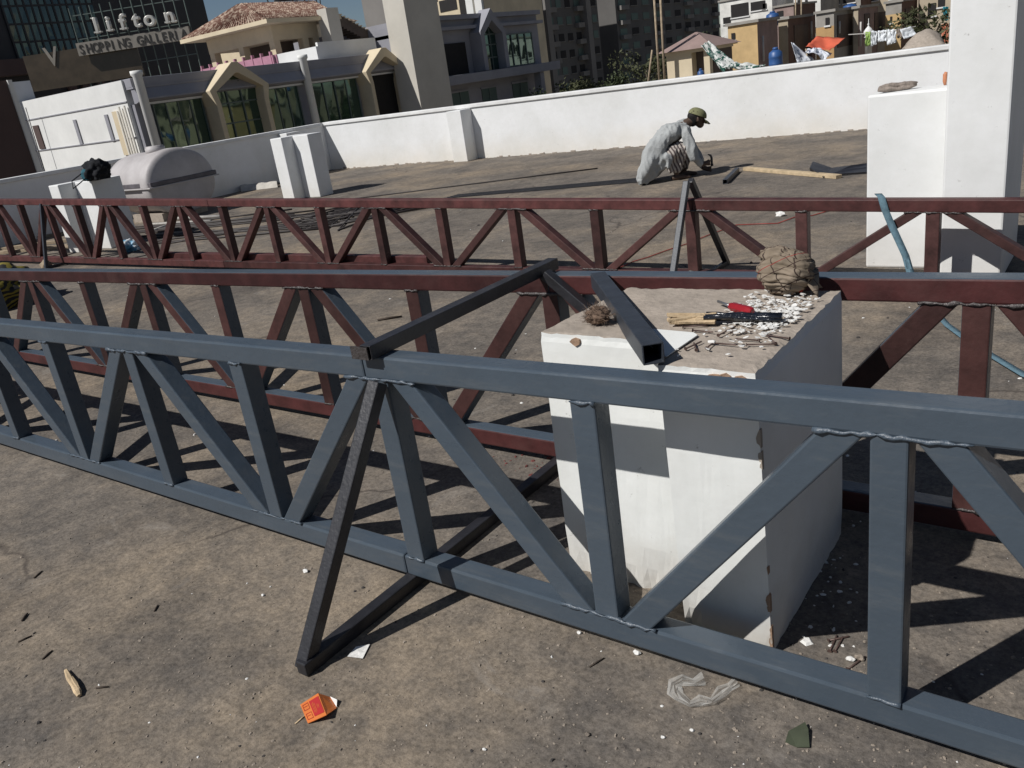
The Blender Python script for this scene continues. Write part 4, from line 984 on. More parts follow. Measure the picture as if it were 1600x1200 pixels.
def pane_grid(parent, s, n0, n1, z0, z1, nx, nz, gm, fm, t=.06, rngs=1, name='pane'):
    # every pane its own slightly tilted sheet; mullions as bars between them
    rg = random.Random(rngs); dn, dz = (n1-n0)/nx, (z1-z0)/nz
    for i in range(nx):
        for k in range(nz):
            a, c = n0+i*dn+.02, n0+(i+1)*dn-.02; e, f = z0+k*dz+.02, z0+(k+1)*dz-.02
            t1, t2, t3, t4 = [rg.uniform(-.03, .03) for _ in range(4)]
            b = MB(); v = [(s+t1,a,e),(s+t2,c,e),(s+t3,c,f),(s+t4,a,f)]
            b.add(v+[(x-.02,y,z) for x, y, z in v], [(0,1,2,3),(7,6,5,4),(0,4,5,1),(1,5,6,2),(2,6,7,3),(3,7,4,0)]); b.build(name, gm, parent)
    b = MB()
    for i in range(nx+1): b.box(s-.05, s+.06, n0+i*dn-t/2, n0+i*dn+t/2, z0, z1)
    for k in range(nz+1): b.box(s-.05, s+.05, n0-t/2, n1+t/2, z0+k*dz-t/2, z0+k*dz+t/2)
    o = b.build('mullions', fm, parent); o['kind'] = 'stuff'

# --- long building with pointed dormers
nA, nB = F(203,125).y, F(648,75).y
zTop, zG, zLow = 4.12, 2.78, 0.2
ab = thing('arcade_building', 'grey building with green glazing and pointed gabled dormers behind the left parapet', 'building', (SF-8, (nA+nB)/2, ZB))
g1 = (F(313,138).y, F(400,125).y); g2 = (F(557,108).y, F(618,95).y)
b = MB(); b.box(SF-16, SF-.25, nA, nB, ZB, zG); b.build('wall', M['facade_grey'], ab)
b = MB(); b.box(SF-16, SF+.1, nA-.05, nB+.05, zG+.85, zTop); b.build('roof_parapet', M['facade_grey'], ab, bevel=.03)
b = MB(); b.box(SF-16, SF+.16, nA-.05, nB+.05, zTop-.55, zTop-.45); b.build('ledge', M['facade_grey'], ab)
b = MB(); b.prism([(SF-.2, nA, zG+.02), (SF+.0, nA, zG+.02), (SF+.5, nA, zG+.16), (SF+.5, nA, zG+.24), (SF+.08, nA, zG+.848), (SF-.2, nA, zG+.848)], (0, nB-nA, 0)); b.build('sloped_canopy', M['facade_grey'], ab)
b = MB(); b.box(SF-.24, SF+.1, nA+.6, nB-.2, zG-.10, zG+.015); b.build('glazing_head', M['city_white'], ab)
colmat = M['city_white']
for (x, y, nm) in ((222, 150, 'column'), (478, 120, 'column')):
    n = F(x, y, SF+.35).y; b = MB(); b.lathe((SF+.42, n, ZB), [(.25, 0), (.25, 20.05), (.33, 20.15), (.33, 20.35)] if nm else [], 18); b.build(nm, colmat, ab)
def dormer(gn, glaz, seed):
    a, c = gn; mid_ = (a+c)/2; hw = (c-a)/2; s0, s1 = SF-.3, SF+1.0; t = .34
    zj, zs, za = -1.2, zG-.15, zG+1.62
    out = [(a+.12, zj), (a+.12, zs-.5), (a-.12, zs+.35), (mid_-.22, za), (mid_+.22, za), (c+.12, zs+.35), (c-.12, zs-.5), (c-.12, zj)]
    inn = [(a+.12+t, zj), (a+.12+t, zs-.45), (a+t, zs+.25), (mid_-.1, za-.62), (mid_+.1, za-.62), (c-t, zs+.25), (c-.12-t, zs-.45), (c-.12-t, zj)]
    b = MB(); n = len(out); v = []
    for s in (s1, s0):
        v += [(s, p[0], p[1]) for p in out]+[(s, p[0], p[1]) for p in inn]
    fs = []; 
    for i in range(n-1):
        fs += [(i, i+1, n+i+1, n+i), (2*n+i+1, 2*n+i, 3*n+i, 3*n+i+1), (i+1, i, 2*n+i, 2*n+i+1), (n+i, n+i+1, 3*n+i+1, 3*n+i)]
    fs += [(0, n, 3*n, 2*n), (n-1, 2*n+n-1, 3*n+n-1, n+n-1)]
    b.add(v, fs); b.build('dormer_frame', M['facade_cream'], ab, bevel=.04)
    pa_, pc_ = a+.12+t, c-.12-t
    if glaz:
        b = MB(); b.prism([(SF+.2, p[0], p[1]) for p in inn], (-.05,0,0)); b.build('dormer_glass', M['gglass'], ab)
        b = MB()
        for q in (.33, .66): nn_ = pa_+(pc_-pa_)*q; b.box(SF+.2, SF+.28, nn_-.04, nn_+.04, zj, za-1.0)
        for z in (zG-1.75, zG-.6, zG+.3): b.box(SF+.2, SF+.27, pa_, pc_, z-.04, z+.04)
        o = b.build('dormer_mullions', M['frame_metal'], ab); o['kind'] = 'stuff'
    else:
        b = MB(); b.prism([(SF-.1, p[0], p[1]) for p in inn], (-.05,0,0)); b.build('dark_doorway', M['dark_opening'], ab)
dormer(g1, True, 1); dormer(g2, False, 2)
for (x0, x1, k, sd_) in ((236, 312, 4, 1), (398, 466, 4, 2), (490, 560, 4, 3), (622, 646, 2, 4)):
    pane_grid(ab, SF-.12, F(x0,150).y, F(x1,140).y, -.2, zG-.1, k, 1, M['gglass'], M['frame_metal'], .07, sd_)
# --- pavilion with hip roof on its roof
P0 = F(417, 30, -50); PR = F(517, 22, -50); PL = PY(288, 50, P0.y)
pv = thing('roof_pavilion', 'open pavilion with a mottled clay tile hip roof and pink railing on the long building', 'pavilion', ((PL.x-50)/2, (P0.y+PR.y)/2, 4.1))
ze = P0.z; ap_ = PY(375, 6, (P0.y+6)); 
x0_, x1_, y0_, y1_ = PL.x, -50.0, P0.y, PR.y+.3
sm_ = (x0_+x1_)/2; E1, E2 = PX(375, 7, sm_), PX(488, 12, sm_); zr = E1.z
def roofv(z0, z1, ex): return [(x0_-ex,y0_-ex,z0),(x1_+ex,y0_-ex,z0),(x1_+ex,y1_+ex,z0),(x0_-ex,y1_+ex,z0),(sm_-.3,E1.y,z1),(sm_+.3,E1.y,z1),(sm_+.3,E2.y,z1),(sm_-.3,E2.y,z1)]
b = MB(); b.hexa(roofv(ze, zr, .25)); b.build('tile_roof', M['tilebase'], pv)
b = MB()
rv = roofv(ze+.03, zr+.03, .25)
for (i, j, k, l, nrows) in ((0,1,5,4,34), (1,2,6,5,40)):
    A_, B_, C_, D_ = [Vector(rv[q]) for q in (i, j, k, l)]
    for t in range(nrows+1):
        u = t/nrows; b.tube([A_.lerp(B_, u), D_.lerp(C_, u)], .05, 5)
o = b.build('tile_ridges', M['tilebase'], pv); o['kind'] = 'stuff'
b = MB(); b.box(x0_-.35, x1_+.35, y0_-.35, y1_+.35, ze-.28, ze-.01); b.build('eave_fascia', M['facade_cream'], pv)
b = MB(); b.box(x0_+1.0, x1_-1.0, y0_+1.0, y1_-1.0, ze-1.3, ze-.285); b.build('beam', M['facade_cream'], pv)
for (x, y) in ((x0_+1.3,y0_+1.3),(x1_-1.3,y0_+1.3),(x1_-1.3,y0_+4.0),(x1_-1.3,y1_-1.3),((x0_+x1_)/2,y0_+1.3),(x0_+1.3,y1_-1.3)):
    b = MB(); b.box(x-.28, x+.28, y-.28, y+.28, 4.1, ze-1.302); b.build('column', M['facade_cream'], pv)
b = MB(); b.box(x0_+2.6, x1_-2.4, y0_+2.6, y1_-2.4, 4.1, ze-1.31); b.build('rear_room', M['umber'], pv)
b = MB(); b.box(x0_+.8, x1_-.3, y0_+.0, y0_+.15, 4.12, 5.0)
for k in range(9):
    u = x0_+1+(x1_-x0_-1.5)*k/8; b.box(u-.06, u+.06, y0_-.04, y0_+.19, 4.12, 5.25)
b.build('railing', M['pinkrail'], pv)
b = MB(); b.box(x1_-.3, x1_-.12, y0_+.2, y1_-.6, 4.12, 5.0); b.build('railing', M['pinkrail'], pv)
# --- second small hip roof behind it
q0 = F(452, 4, -62)
b = MB(); zz = q0.z
sp_ = thing('roof_house', 'small brown hip roofed house behind the tiled pavilion', 'house', (-64, q0.y, 4))
b.hexa([(-68,q0.y-5,zz-2),(-60,q0.y-5,zz-2),(-60,q0.y+6,zz-2),(-68,q0.y+6,zz-2),(-64.3,q0.y-.3,zz+.3),(-63.7,q0.y-.3,zz+.3),(-63.7,q0.y+.5,zz+.3),(-64.3,q0.y+.5,zz+.3)]); b.build('roof', M['tilebase'], sp_)
b = MB(); b.box(-67.5, -60.5, q0.y-4.5, q0.y+5.5, 4, zz-2.01); b.build('wall', M['facade_cream'], sp_)
# --- white roof wall, stair and post beside the pavilion
nW = F(497, 82, -46).y
b = MB(); e_ = PY(618, 58, nW+6); z1_ = 5.4
wl_ = tag(MB().box(-52, -46, nW-.1, nW+.1, 4.1, 5.0).box(-46.2, -46, nW+.102, nB-3, 4.1, 5.25).build('roof_wall', M['city_white']), 'low sunlit white wall on the roof beside the second dormer', 'wall')
st = thing('roof_stair', 'outdoor stair with pale treads climbing the roof beside the beige tower', 'stair', (-53, F(560,40,-50).y, 4.1))
sA, sB = F(600, 62, -50), F(528, 22, -50)
b = MB(); N_ = 14
b2 = MB()
for k in range(N_):
    u0, u1 = k/N_, (k+1)/N_
    ya, yb = sA.y+(sB.y-sA.y)*u0, sA.y+(sB.y-sA.y)*u1; z = sA.z+(sB.z-sA.z)*u1
    wbox(b, -51.2, -50, ya, yb, z-.9, z-.08); wbox(b2, -51.3, -49.9, ya, yb, z-.079, z)
b.build('flight', M['umber'], st); b2.build('treads', M['facade_cream'], st)
pA, pB = F(514, 40, -49), F(533, 40, -49)
b = MB(); b.box(-50, -49, pA.y, pB.y, 4.1, PX(514, 12, -49).z); tag(b.build('roof_post', M['facade_beige']), 'sunlit pale square post between the tiled pavilion and the roof stair', 'post')
b = MB(); m0, m1 = F(430,8,-55), F(505,10,-55)
for k in range(9):
    u = k/8; y_ = m0.y+(m1.y-m0.y)*u; b.tube([(-55, y_, 6.5), (-55.2, y_+.9*(1 if k % 2 else -1), m0.z+2.2)], .05, 5)
b.tube([(-55, m0.y, m0.z+.3), (-55, m1.y, m1.z+.6)], .07, 6); b.tube([(-55, m0.y, m0.z+1.6), (-55, m1.y, m1.z+1.9)], .06, 6)
tag(b.build('roof_lattice', M['black']), 'dark steel lattice frame against the sky above the tiled roof', 'steel frame')
# --- beige tower shaft
nT0, nT1 = F(640, 60, -42.5).y, F(692, 60, -42.5).y
tw = thing('stair_tower', 'tall beige shaft, lit on its left side, between the two gabled buildings', 'tower', (-45, (nT0+nT1)/2, ZB))
b = MB(); b.box(PY(597, 0, nT0).x, -42.5, nT0, nT1, ZB, 16); b.build('shaft', M['facade_beige'], tw)
# --- right gabled building
nC0, nC1 = nT1+.05, F(846, 60).y
rb = thing('gabled_building', 'grey building with one gabled green window and a balcony, right of the beige shaft', 'building', (SF-7, (nC0+nC1)/2, ZB))
zc = 1.95
b = MB(); b.box(SF-14, SF-.3, nC0, nC1, ZB, 6.0); b.build('wall', M['facade_grey'], rb)
b = MB(); b.box(SF-14, SF+.12, nC0, nC1+.1, 6.0, 6.35); b.build('roof_ledge', M['facade_grey'], rb)
b = MB(); b.box(SF-14, SF+.25, nC0, nC1+.2, 5.25, 5.5); b.build('cornice', M['facade_grey'], rb)
b = MB(); b.box(SF-.298, SF+1.5, nT0+.5, nC1+.3, zc-.75, zc-.05); b.build('balcony_slab', M['facade_grey'], rb, bevel=.03)
for nn_ in (F(655,150,SF+1).y, F(846,130,SF+1).y):
    b = MB(); b.box(SF+.5, SF+1.2, nn_-.3, nn_+.3, ZB, zc-.752); b.build('pillar', M['facade_grey'], rb)
a_, c_ = F(684, 100).y, F(733, 90).y
b = MB(); b.box(SF-.29, SF-.2, a_, c_, zc, F(700,68).z); b.build('dark_doorway', M['dark_opening'], rb)
ga, gc = F(738,60).y, F(778,60).y; gm_ = (ga+gc)/2
b = MB(); zt2 = 6.6
outp = [(ga, zc), (ga, 4.9), (gm_, zt2), (gc, 4.9), (gc, zc)]; innp = [(ga+.5, zc), (ga+.5, 4.7), (gm_, zt2-.9), (gc-.5, 4.7), (gc-.5, zc)]
v = []
for s in (SF+.9, SF-.28): v += [(s, *p) for p in outp]+[(s, *p) for p in innp]
fs = []; n = 5
for i in range(n-1): fs += [(i, i+1, n+i+1, n+i), (2*n+i+1, 2*n+i, 3*n+i, 3*n+i+1), (i+1, i, 2*n+i, 2*n+i+1), (n+i, n+i+1, 3*n+i+1, 3*n+i)]
fs += [(0, n, 3*n, 2*n), (n-1, 3*n-1, 4*n-1, 2*n-1)]
b.add(v, fs); b.build('dormer_frame', M['facade_grey'], rb)
b = MB(); b.prism([(SF+.1, *p) for p in innp], (-.05,0,0)); b.build('dormer_glass', M['gglass'], rb)
b = MB()
for q in (.33, .66): nn_ = ga+.5+(gc-ga-1)*q; b.box(SF+.1, SF+.18, nn_-.05, nn_+.05, zc, 5.2)
for z in (2.9, 3.9, 4.7): b.box(SF+.1, SF+.17, ga+.5, gc-.5, z-.05, z+.05)
o = b.build('dormer_mullions', M['frame_metal'], rb); o['kind'] = 'stuff'
pane_grid(rb, SF-.2, F(781,80).y, F(836,80).y, zc+.05, F(800,53).z, 5, 1, M['gglass'], M['frame_metal'], .1, 7)
for (x0, x1, y0, y1) in ((708,736,146,164), (756,779,139,160), (804,828,131,152)):
    a_, c_ = F(x0, y0), F(x1, y0); z1_ = a_.z; z0_ = F(x0, y1).z
    b = MB(); b.box(SF-.299, SF-.24, a_.y, c_.y, z0_-1.5, z1_); fr_ = b.build('window', M['winglass'], rb)
    b = MB(); b.box(SF-.299, SF-.18, a_.y-.12, c_.y+.12, z1_+.002, z1_+.14); b.build('lintel', M['facade_grey'], fr_)
    b = MB(); b.box(SF-.239, SF-.2, (a_.y+c_.y)/2-.05, (a_.y+c_.y)/2+.05, z0_-1.5, z1_-.002); b.build('mullion', M['frame_metal'], fr_)
# --- white building on the left, its long face in the sun
wb = thing('white_building', 'low sunlit white building with three tall slits behind the left wall', 'building', (-52, 29, ZB))
b = MB(); b.box(-58.0, -45.6, 27.0, 33, ZB, 4.1); b.build('wall', M['city_white'], wb)
b = MB(); b.box(-58.6, -57.6, 26.6, 28, ZB, 5.3); b.build('corner_pier', M['city_white'], wb)
for (x0, y0, y1, wd, mm) in ((56, 196, 233, .7, 'brownwall'), (117, 187, 226, .32, 'facade_grey'), (166, 179, 221, .32, 'facade_grey')):
    p1, p2 = PY(x0, y0, 27), PY(x0+8, y1, 27)
    b = MB(); b.box(p1.x-wd/2, p1.x+wd/2, 26.93, 26.998, p2.z, p1.z); b.build('slit_window', M[mm], wb)
b = MB()
for z in (2.95, 1.05): b.box(-57.6, -45.6, 26.95, 26.999, z, z+.06)
b.build('string_course', M['facade_grey'], wb)
b = MB()
for k in range(4): b.tube([(-46.6+.28*k, 26.85, ZB), (-46.6+.28*k, 26.85, 2.6+.2*(k % 2))], .06, 8)
b.build('drain_pipes', M['facade_beige'], wb)
b = MB(); b.box(-47.3, -46.75, 26.9, 26.999, .2, 2.6); b.build('weathered_strip', M['facade_cream'], wb)
# --- dark brown wall at the far left
n1_ = F(55, 262, -42).y
bw = thing('brown_tower', 'dark brown wall with a white corner strip at the far left', 'building', (-44, n1_-8, ZB))
b = MB(); b.box(-52, -42, n1_-18, n1_, ZB, 4.4); b.build('wall', M['brownwall'], bw)
b = MB(); b.box(-42.3, -41.9, n1_+.002, n1_+.2, ZB, 4.4); b.build('corner_strip', M['city_white'], bw)
# --- dark tower with the rooftop sign
ST = -80.0
tA, tB = PX(-60, 60, ST).y, PX(321, 14, ST).y
dt = thing('dark_tower', 'black clad tower with a grid of teal glass behind the large sign, top left', 'tower', (ST-8, (tA+tB)/2, ZB))
b = MB(); b.box(ST-14, ST, tA, tB, ZB, 26); b.build('wall', M['flat_dark'], dt)
pane_grid(dt, ST+.1, PX(18, 60, ST).y, PX(160, 60, ST).y, PX(90, 90, ST).z, 20, 13, 8, M['bglass'], M['flat_dark'], .16, 9)
b = MB(); p1, p2 = PX(0, 105, ST), PX(92, 98, ST); b.box(ST+.002, ST+1.2, p1.y-6, p2.y, p2.z-.8, p2.z+.5); b.build('brown_band', M['brownwall'], dt)
for (x, y0) in ((100, 92), (122, 92), (146, 92), (170, 92)):
    n = PX(x, y0, ST+.3).y; b = MB(); b.box(ST+.002, ST+.4, n-.35, n+.35, -4, PX(x, y0, ST).z); b.build('pilaster', M['brownwall'], dt)
# sign, standing on its own frame and turned to face this roof
SR = Vector((math.cos(YW-.02), math.sin(YW-.02), 0)); SC = PX(210, 60, -68)
SN = Vector((SR.y, -SR.x, 0))
def SGN(x, y):
    d = ray(x, y); t = (SC-CC).dot(SN)/d.dot(SN); return CC+d*t
sg = thing('shop_sign', 'rooftop sign of large silver letters over a pale lettered panel on a lattice', 'sign', SC)
M['silver'] = mat('silver_letters', (.55, .54, .5), .4, .2, 1.5, metal=.3)
M['panel'] = mat('sign_panel', (.24, .22, .19), .7, .2, 1)
M['signdark'] = mat('sign_dark', (.03, .028, .025), .6, .2, 1)
def letter(ch, p, h, depth, m, name, parent, wsc=1.0, bev=.0):
    cu = bpy.data.curves.new(name, 'FONT'); cu.body = ch; cu.size = h/.72; cu.extrude = depth/2; cu.bevel_depth = bev; cu.bevel_resolution = 1; cu.resolution_u = 4; cu.offset = .012*h
    t = bpy.data.objects.new(name, cu); COL.objects.link(t)
    me = bpy.data.meshes.new_from_object(t.evaluated_get(bpy.context.evaluated_depsgraph_get())); bpy.data.objects.remove(t)
    me.name = name; me.materials.clear(); me.materials.append(m)
    R3 = Matrix((SR*wsc, Vector((0,0,1)), SN)).transposed()
    for v in me.vertices: v.co = R3 @ v.co
    o = bpy.data.objects.new(name, me); COL.objects.link(o); o.location = p; WL[o.name] = Vector(p); attach(o, parent); return o
import bpy as _b
_b.context.view_layer.update()
def serif(parent_o, p, wd, h, d, m):
    b = MB(); a = p - SR*wd/2; c_ = p + SR*wd/2
    b.beam(a+Vector((0,0,h/2)), c_+Vector((0,0,h/2)), d, h, (0,0,1)); b.build('serif', m, parent_o)
base = SGN(158, 52); hgt = (SGN(160,26)-SGN(163,50)).length
ends = {'l': (152,52,1.35), 'i': (171,49,1.3), 'f': (192,46.5,1.35), 't': (212,43,1.25), 'o': (229,41.5,1.0), 'n': (261,36.5,1.0)}
for ch, (x, y, k) in ends.items():
    p = SGN(x, y)+SN*.15
    o = letter(ch, p, hgt*1.0, .35, M['silver'], 'letter', sg, 1.05, .04)
    if ch in 'lif': serif(o, p+SR*hgt*.16, hgt*.5, hgt*.1, .4, M['silver'])
    if ch == 'n':
        for q in (.14, .62): serif(o, p+SR*hgt*q, hgt*.4, hgt*.1, .4, M['silver'])
    if ch == 'l': serif(o, p+SR*hgt*.08+Vector((0,0,hgt*.93)), hgt*.3, hgt*.08, .4, M['silver'])
pl0, pl1 = SGN(122, 78), SGN(297, 51); ph = (SGN(124,66)-SGN(127,86)).length
b = MB(); b.beam(pl0, pl1, .3, ph, (0,0,1)); b.build('letter_panel', M['panel'], sg)
txt = 'SHOPPING GALLERIA'; L_ = (pl1-pl0).length
for i, ch in enumerate(txt):
    if ch == ' ': continue
    p = pl0.lerp(pl1, .02+.96*i/len(txt)) + SN*.17 - Vector((0,0,ph*.36))
    letter(ch, p, ph*.72, .06, M['signdark'], 'letter', sg, .82)
b = MB(); q0_, q1_ = SGN(65, 85), SGN(180, 122)
b.beam((q0_+q1_)/2-SR*4.5-SN*.5, (q0_+q1_)/2+SR*5-SN*.5, .2, 2.8, (0,0,1)); b.build('lower_panel', mat('bronze_panel', (.06, .045, .03), .25, .3, .8), sg)
letter('V', SGN(72, 104)-SN*.35, 1.5, .1, M['panel'], 'letter', sg, .9)
b = MB()
for k in range(12):
    p = pl0.lerp(pl1, k/11)-SN*.5; b.beam(p-Vector((0,0,6)), p+Vector((0,0,3.2)), .07, .07, (1,0,0))
for zz in (-3, -1.6, .8, 2.6): b.beam(pl0-SN*.55+Vector((0,0,zz)), pl1-SN*.55+Vector((0,0,zz)), .07, .07, (0,0,1))
b.build('lattice', M['frame_metal'], sg)

# --- apartment slabs in shade
def slab(label, s, xa, xb, zt, cols, seed, m, depth=30, floor=3.5, piers=()):
    a, c = PX(xa, 40, s).y, PX(xb, 40, s).y
    r = thing('apartment_block', label, 'apartment block', (s-depth/2, (a+c)/2, ZB), 'shaded apartment blocks')
    b = MB(); b.box(s-depth, s, a, c, ZB, zt); b.build('wall', m, r)
    rg = random.Random(seed); nf = int((zt-ZB)/floor); dn = (c-a)/cols
    for k in range(nf):
        z = ZB+floor*k
        if z < -9: continue
        for i in range(cols):
            u0 = a+dn*(i+.22); u1 = a+dn*(i+.78)
            big_ = (i+seed) % 3 == 0
            b = MB(); b.box(s+.003, s+.08, u0, u1, z+(.5 if big_ else 1.1), z+2.7)
            wn = b.build('window', M['dark_opening'] if rg.random() < .6 else M['winglass'], r)
            if big_:
                b = MB(); b.box(s+.082, s+1.1, u0-.3, u1+.3, z+.1, z+1.15); b.build('balcony', M['aptwall2'], wn)
            else:
                b = MB(); b.box(s+.003, s+.25, u0-.15, u1+.15, z+.95, z+1.098); b.build('sill', M['aptwall2'], wn)
    for x in piers:
        n = PX(x, 60, s).y; b = MB(); b.box(s+.004, s+1.6, n-1.0, n+1.0, ZB, zt-.5); b.build('pier', M['aptwall2'], r)
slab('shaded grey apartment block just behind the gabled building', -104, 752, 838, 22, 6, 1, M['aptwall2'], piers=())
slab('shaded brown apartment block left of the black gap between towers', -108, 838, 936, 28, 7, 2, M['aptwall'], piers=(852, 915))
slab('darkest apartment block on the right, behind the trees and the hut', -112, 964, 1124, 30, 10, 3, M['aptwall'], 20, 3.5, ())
# sunlit cream block high up
nL = 84.0
pL0, pL1 = PY(668, 20, nL), PY(757, 10, nL)
cb = thing('cream_block', 'sunlit cream apartment block with dark windows peeping over the grey building', 'apartment block', ((pL0.x+pL1.x)/2, nL+5, ZB))
b = MB(); b.box(pL0.x, pL1.x, nL, nL+12, ZB, 26); b.build('wall', M['facade_cream'], cb)
for (x0, x1, y0, y1) in ((672,683,9,30),(686,715,2,14),(716,731,-6,26),(674,684,-14,2),(690,714,-18,-8)):
    p1, p2 = PY(x0, y0, nL), PY(x1, y1, nL); b = MB(); wbox(b, p1.x, p2.x, nL-.06, nL-.002, p2.z, p1.z); b.build('window', M['dark_opening'], cb)
for x in (736, 750):
    p = PY(x, 5, nL); b = MB(); b.box(p.x-.5, p.x+.5, nL-.4, nL-.003, ZB, 26); b.build('pilaster', M['city_white'], cb)

# --- trees
def leaf_mat(name, c):
    return mat(name, c, .7, .45, 1.4, 0, 1, .3)
M['leaf'] = leaf_mat('dusty_leaf', (.045, .058, .026)); M['leaf2'] = leaf_mat('olive_leaf', (.06, .065, .03)); M['bark'] = mat('bark', (.09, .07, .05), .9, .3, 3)
def tree(label, base, ztop, rad, n, seed, m, leaf=.22, sparse=False):
    rg = random.Random(seed); base = Vector(base); h = ztop-base.z
    r = thing('tree', label, 'tree', base)
    b = MB(); cz = base.z+h*.6
    tips = []
    b.tube([base, base+Vector((.2,.1,h*.35)), base+Vector((.1,.3,h*.6))], [rad*.09, rad*.07, rad*.045], 8)
    for k in range(9):
        a = rg.uniform(0, 6.28); e = rg.uniform(.2, 1.2); L = rad*rg.uniform(.6, 1.0)
        st_ = base+Vector((.15,.2,h*rg.uniform(.35,.58))); en = st_+Vector((math.cos(a)*math.cos(e)*L, math.sin(a)*math.cos(e)*L, min(math.sin(e)*L*1.1, ztop-st_.z-.1)))
        b.tube([st_, st_.lerp(en, .5)+Vector((0,0,.15*L)), en], [rad*.04, rad*.025, rad*.01], 6); tips.append(en); tips.append(st_.lerp(en, .6))
    b.build('trunk', M['bark'], r)
    cl_ = []
    for k in range(26):
        t = tips[k % len(tips)]; cl_.append((t+Vector((rg.gauss(0,.22), rg.gauss(0,.22), rg.gauss(0,.18)))*rad*.8, rad*rg.uniform(.2, .42)))
    b = MB()
    for k in range(n):
        c_, cr = cl_[rg.randrange(len(cl_))]
        d = Vector((rg.gauss(0,1), rg.gauss(0,1), rg.gauss(0,.8))).normalized()*cr*(rg.random()**.4)
        p = c_+d
        if p.z > ztop+rad*.12: continue
        u = Vector((rg.gauss(0,1), rg.gauss(0,1), rg.gauss(0,1))).normalized(); v = u.cross(Vector((rg.gauss(0,1), rg.gauss(0,1), rg.gauss(0,1)))).normalized()
        s = leaf*rg.uniform(.5, 1.2); b.add([p-u*s, p-v*s*.5, p+u*s, p+v*s*.5], [(0,1,2,3)])
    b.build('crown', m, r)
def at(x, y, n): return PY(x, y, n)
for (x, yt, n, rad, sd_, lab) in ((868,128,62,2.6,1,'dark shrubby tree showing just over the parapet below the brown block'),(905,120,64,3.0,2,'dark tree with a rounded top next to the shrubby one'),(938,124,66,2.4,3,'dark narrow tree in front of the black gap between towers'),
    (1000,82,58,3.6,4,'bushy dark green tree left of the pale hut'),(965,112,56,2.2,5,'low dark tree at the left foot of the bushy one'),(1022,100,54,1.8,6,'small tree touching the left corner of the pale hut'),(1120,40,80,2.6,7,'dark tree behind the roof of the pale hut')):
    p = at(x, yt, n); tree(lab, (p.x, p.y, -6 if n < 75 else -4), p.z, rad, 5200, sd_, M['leaf'] if sd_ % 2 else M['leaf2'], .14)
# --- pale hut with hip roof
n_h = 45.0
a_, c_ = at(1041, 88, n_h), at(1108, 78, n_h); ew = at(1030, 86, n_h-.4); hutD = 3.2
hut = thing('hut', 'small pale hut with a pinkish hip roof behind the far parapet', 'hut', ((a_.x+c_.x)/2, n_h+1.5, -1.5))
b = MB(); b.box(a_.x, at(1080,80,n_h).x, n_h, n_h+hutD, -1.5, a_.z); b.build('wall', M['facade_cream'], hut)
b = MB(); b.box(at(1099,80,n_h).x, c_.x, n_h, n_h+.4, -1.5, a_.z); b.build('corner_post', M['facade_cream'], hut)
b = MB(); b.box(at(1080,80,n_h).x+.002, c_.x-.02, n_h+.6, n_h+hutD, -1.5, a_.z); b.build('dark_room', M['umber'], hut)
b = MB(); b.box(a_.x-.05, c_.x+.05, n_h-.05, n_h+hutD+.05, a_.z+.002, a_.z+.18); b.build('ring_beam', M['facade_cream'], hut)
apx = at(1088, 50, n_h+hutD/2); mx_ = apx.x
b = MB(); z0 = a_.z+.18
b.hexa([(a_.x-.4,n_h-.4,z0),(c_.x+.4,n_h-.4,z0),(c_.x+.4,n_h+hutD+.4,z0),(a_.x-.4,n_h+hutD+.4,z0),(mx_-.05,n_h+hutD/2-.05,apx.z),(mx_+.05,n_h+hutD/2-.05,apx.z),(mx_+.05,n_h+hutD/2+.05,apx.z),(mx_-.05,n_h+hutD/2+.05,apx.z)])
b.build('hip_roof', mat('hut_roof', (.28, .2, .18), .85, .12, 2), hut)
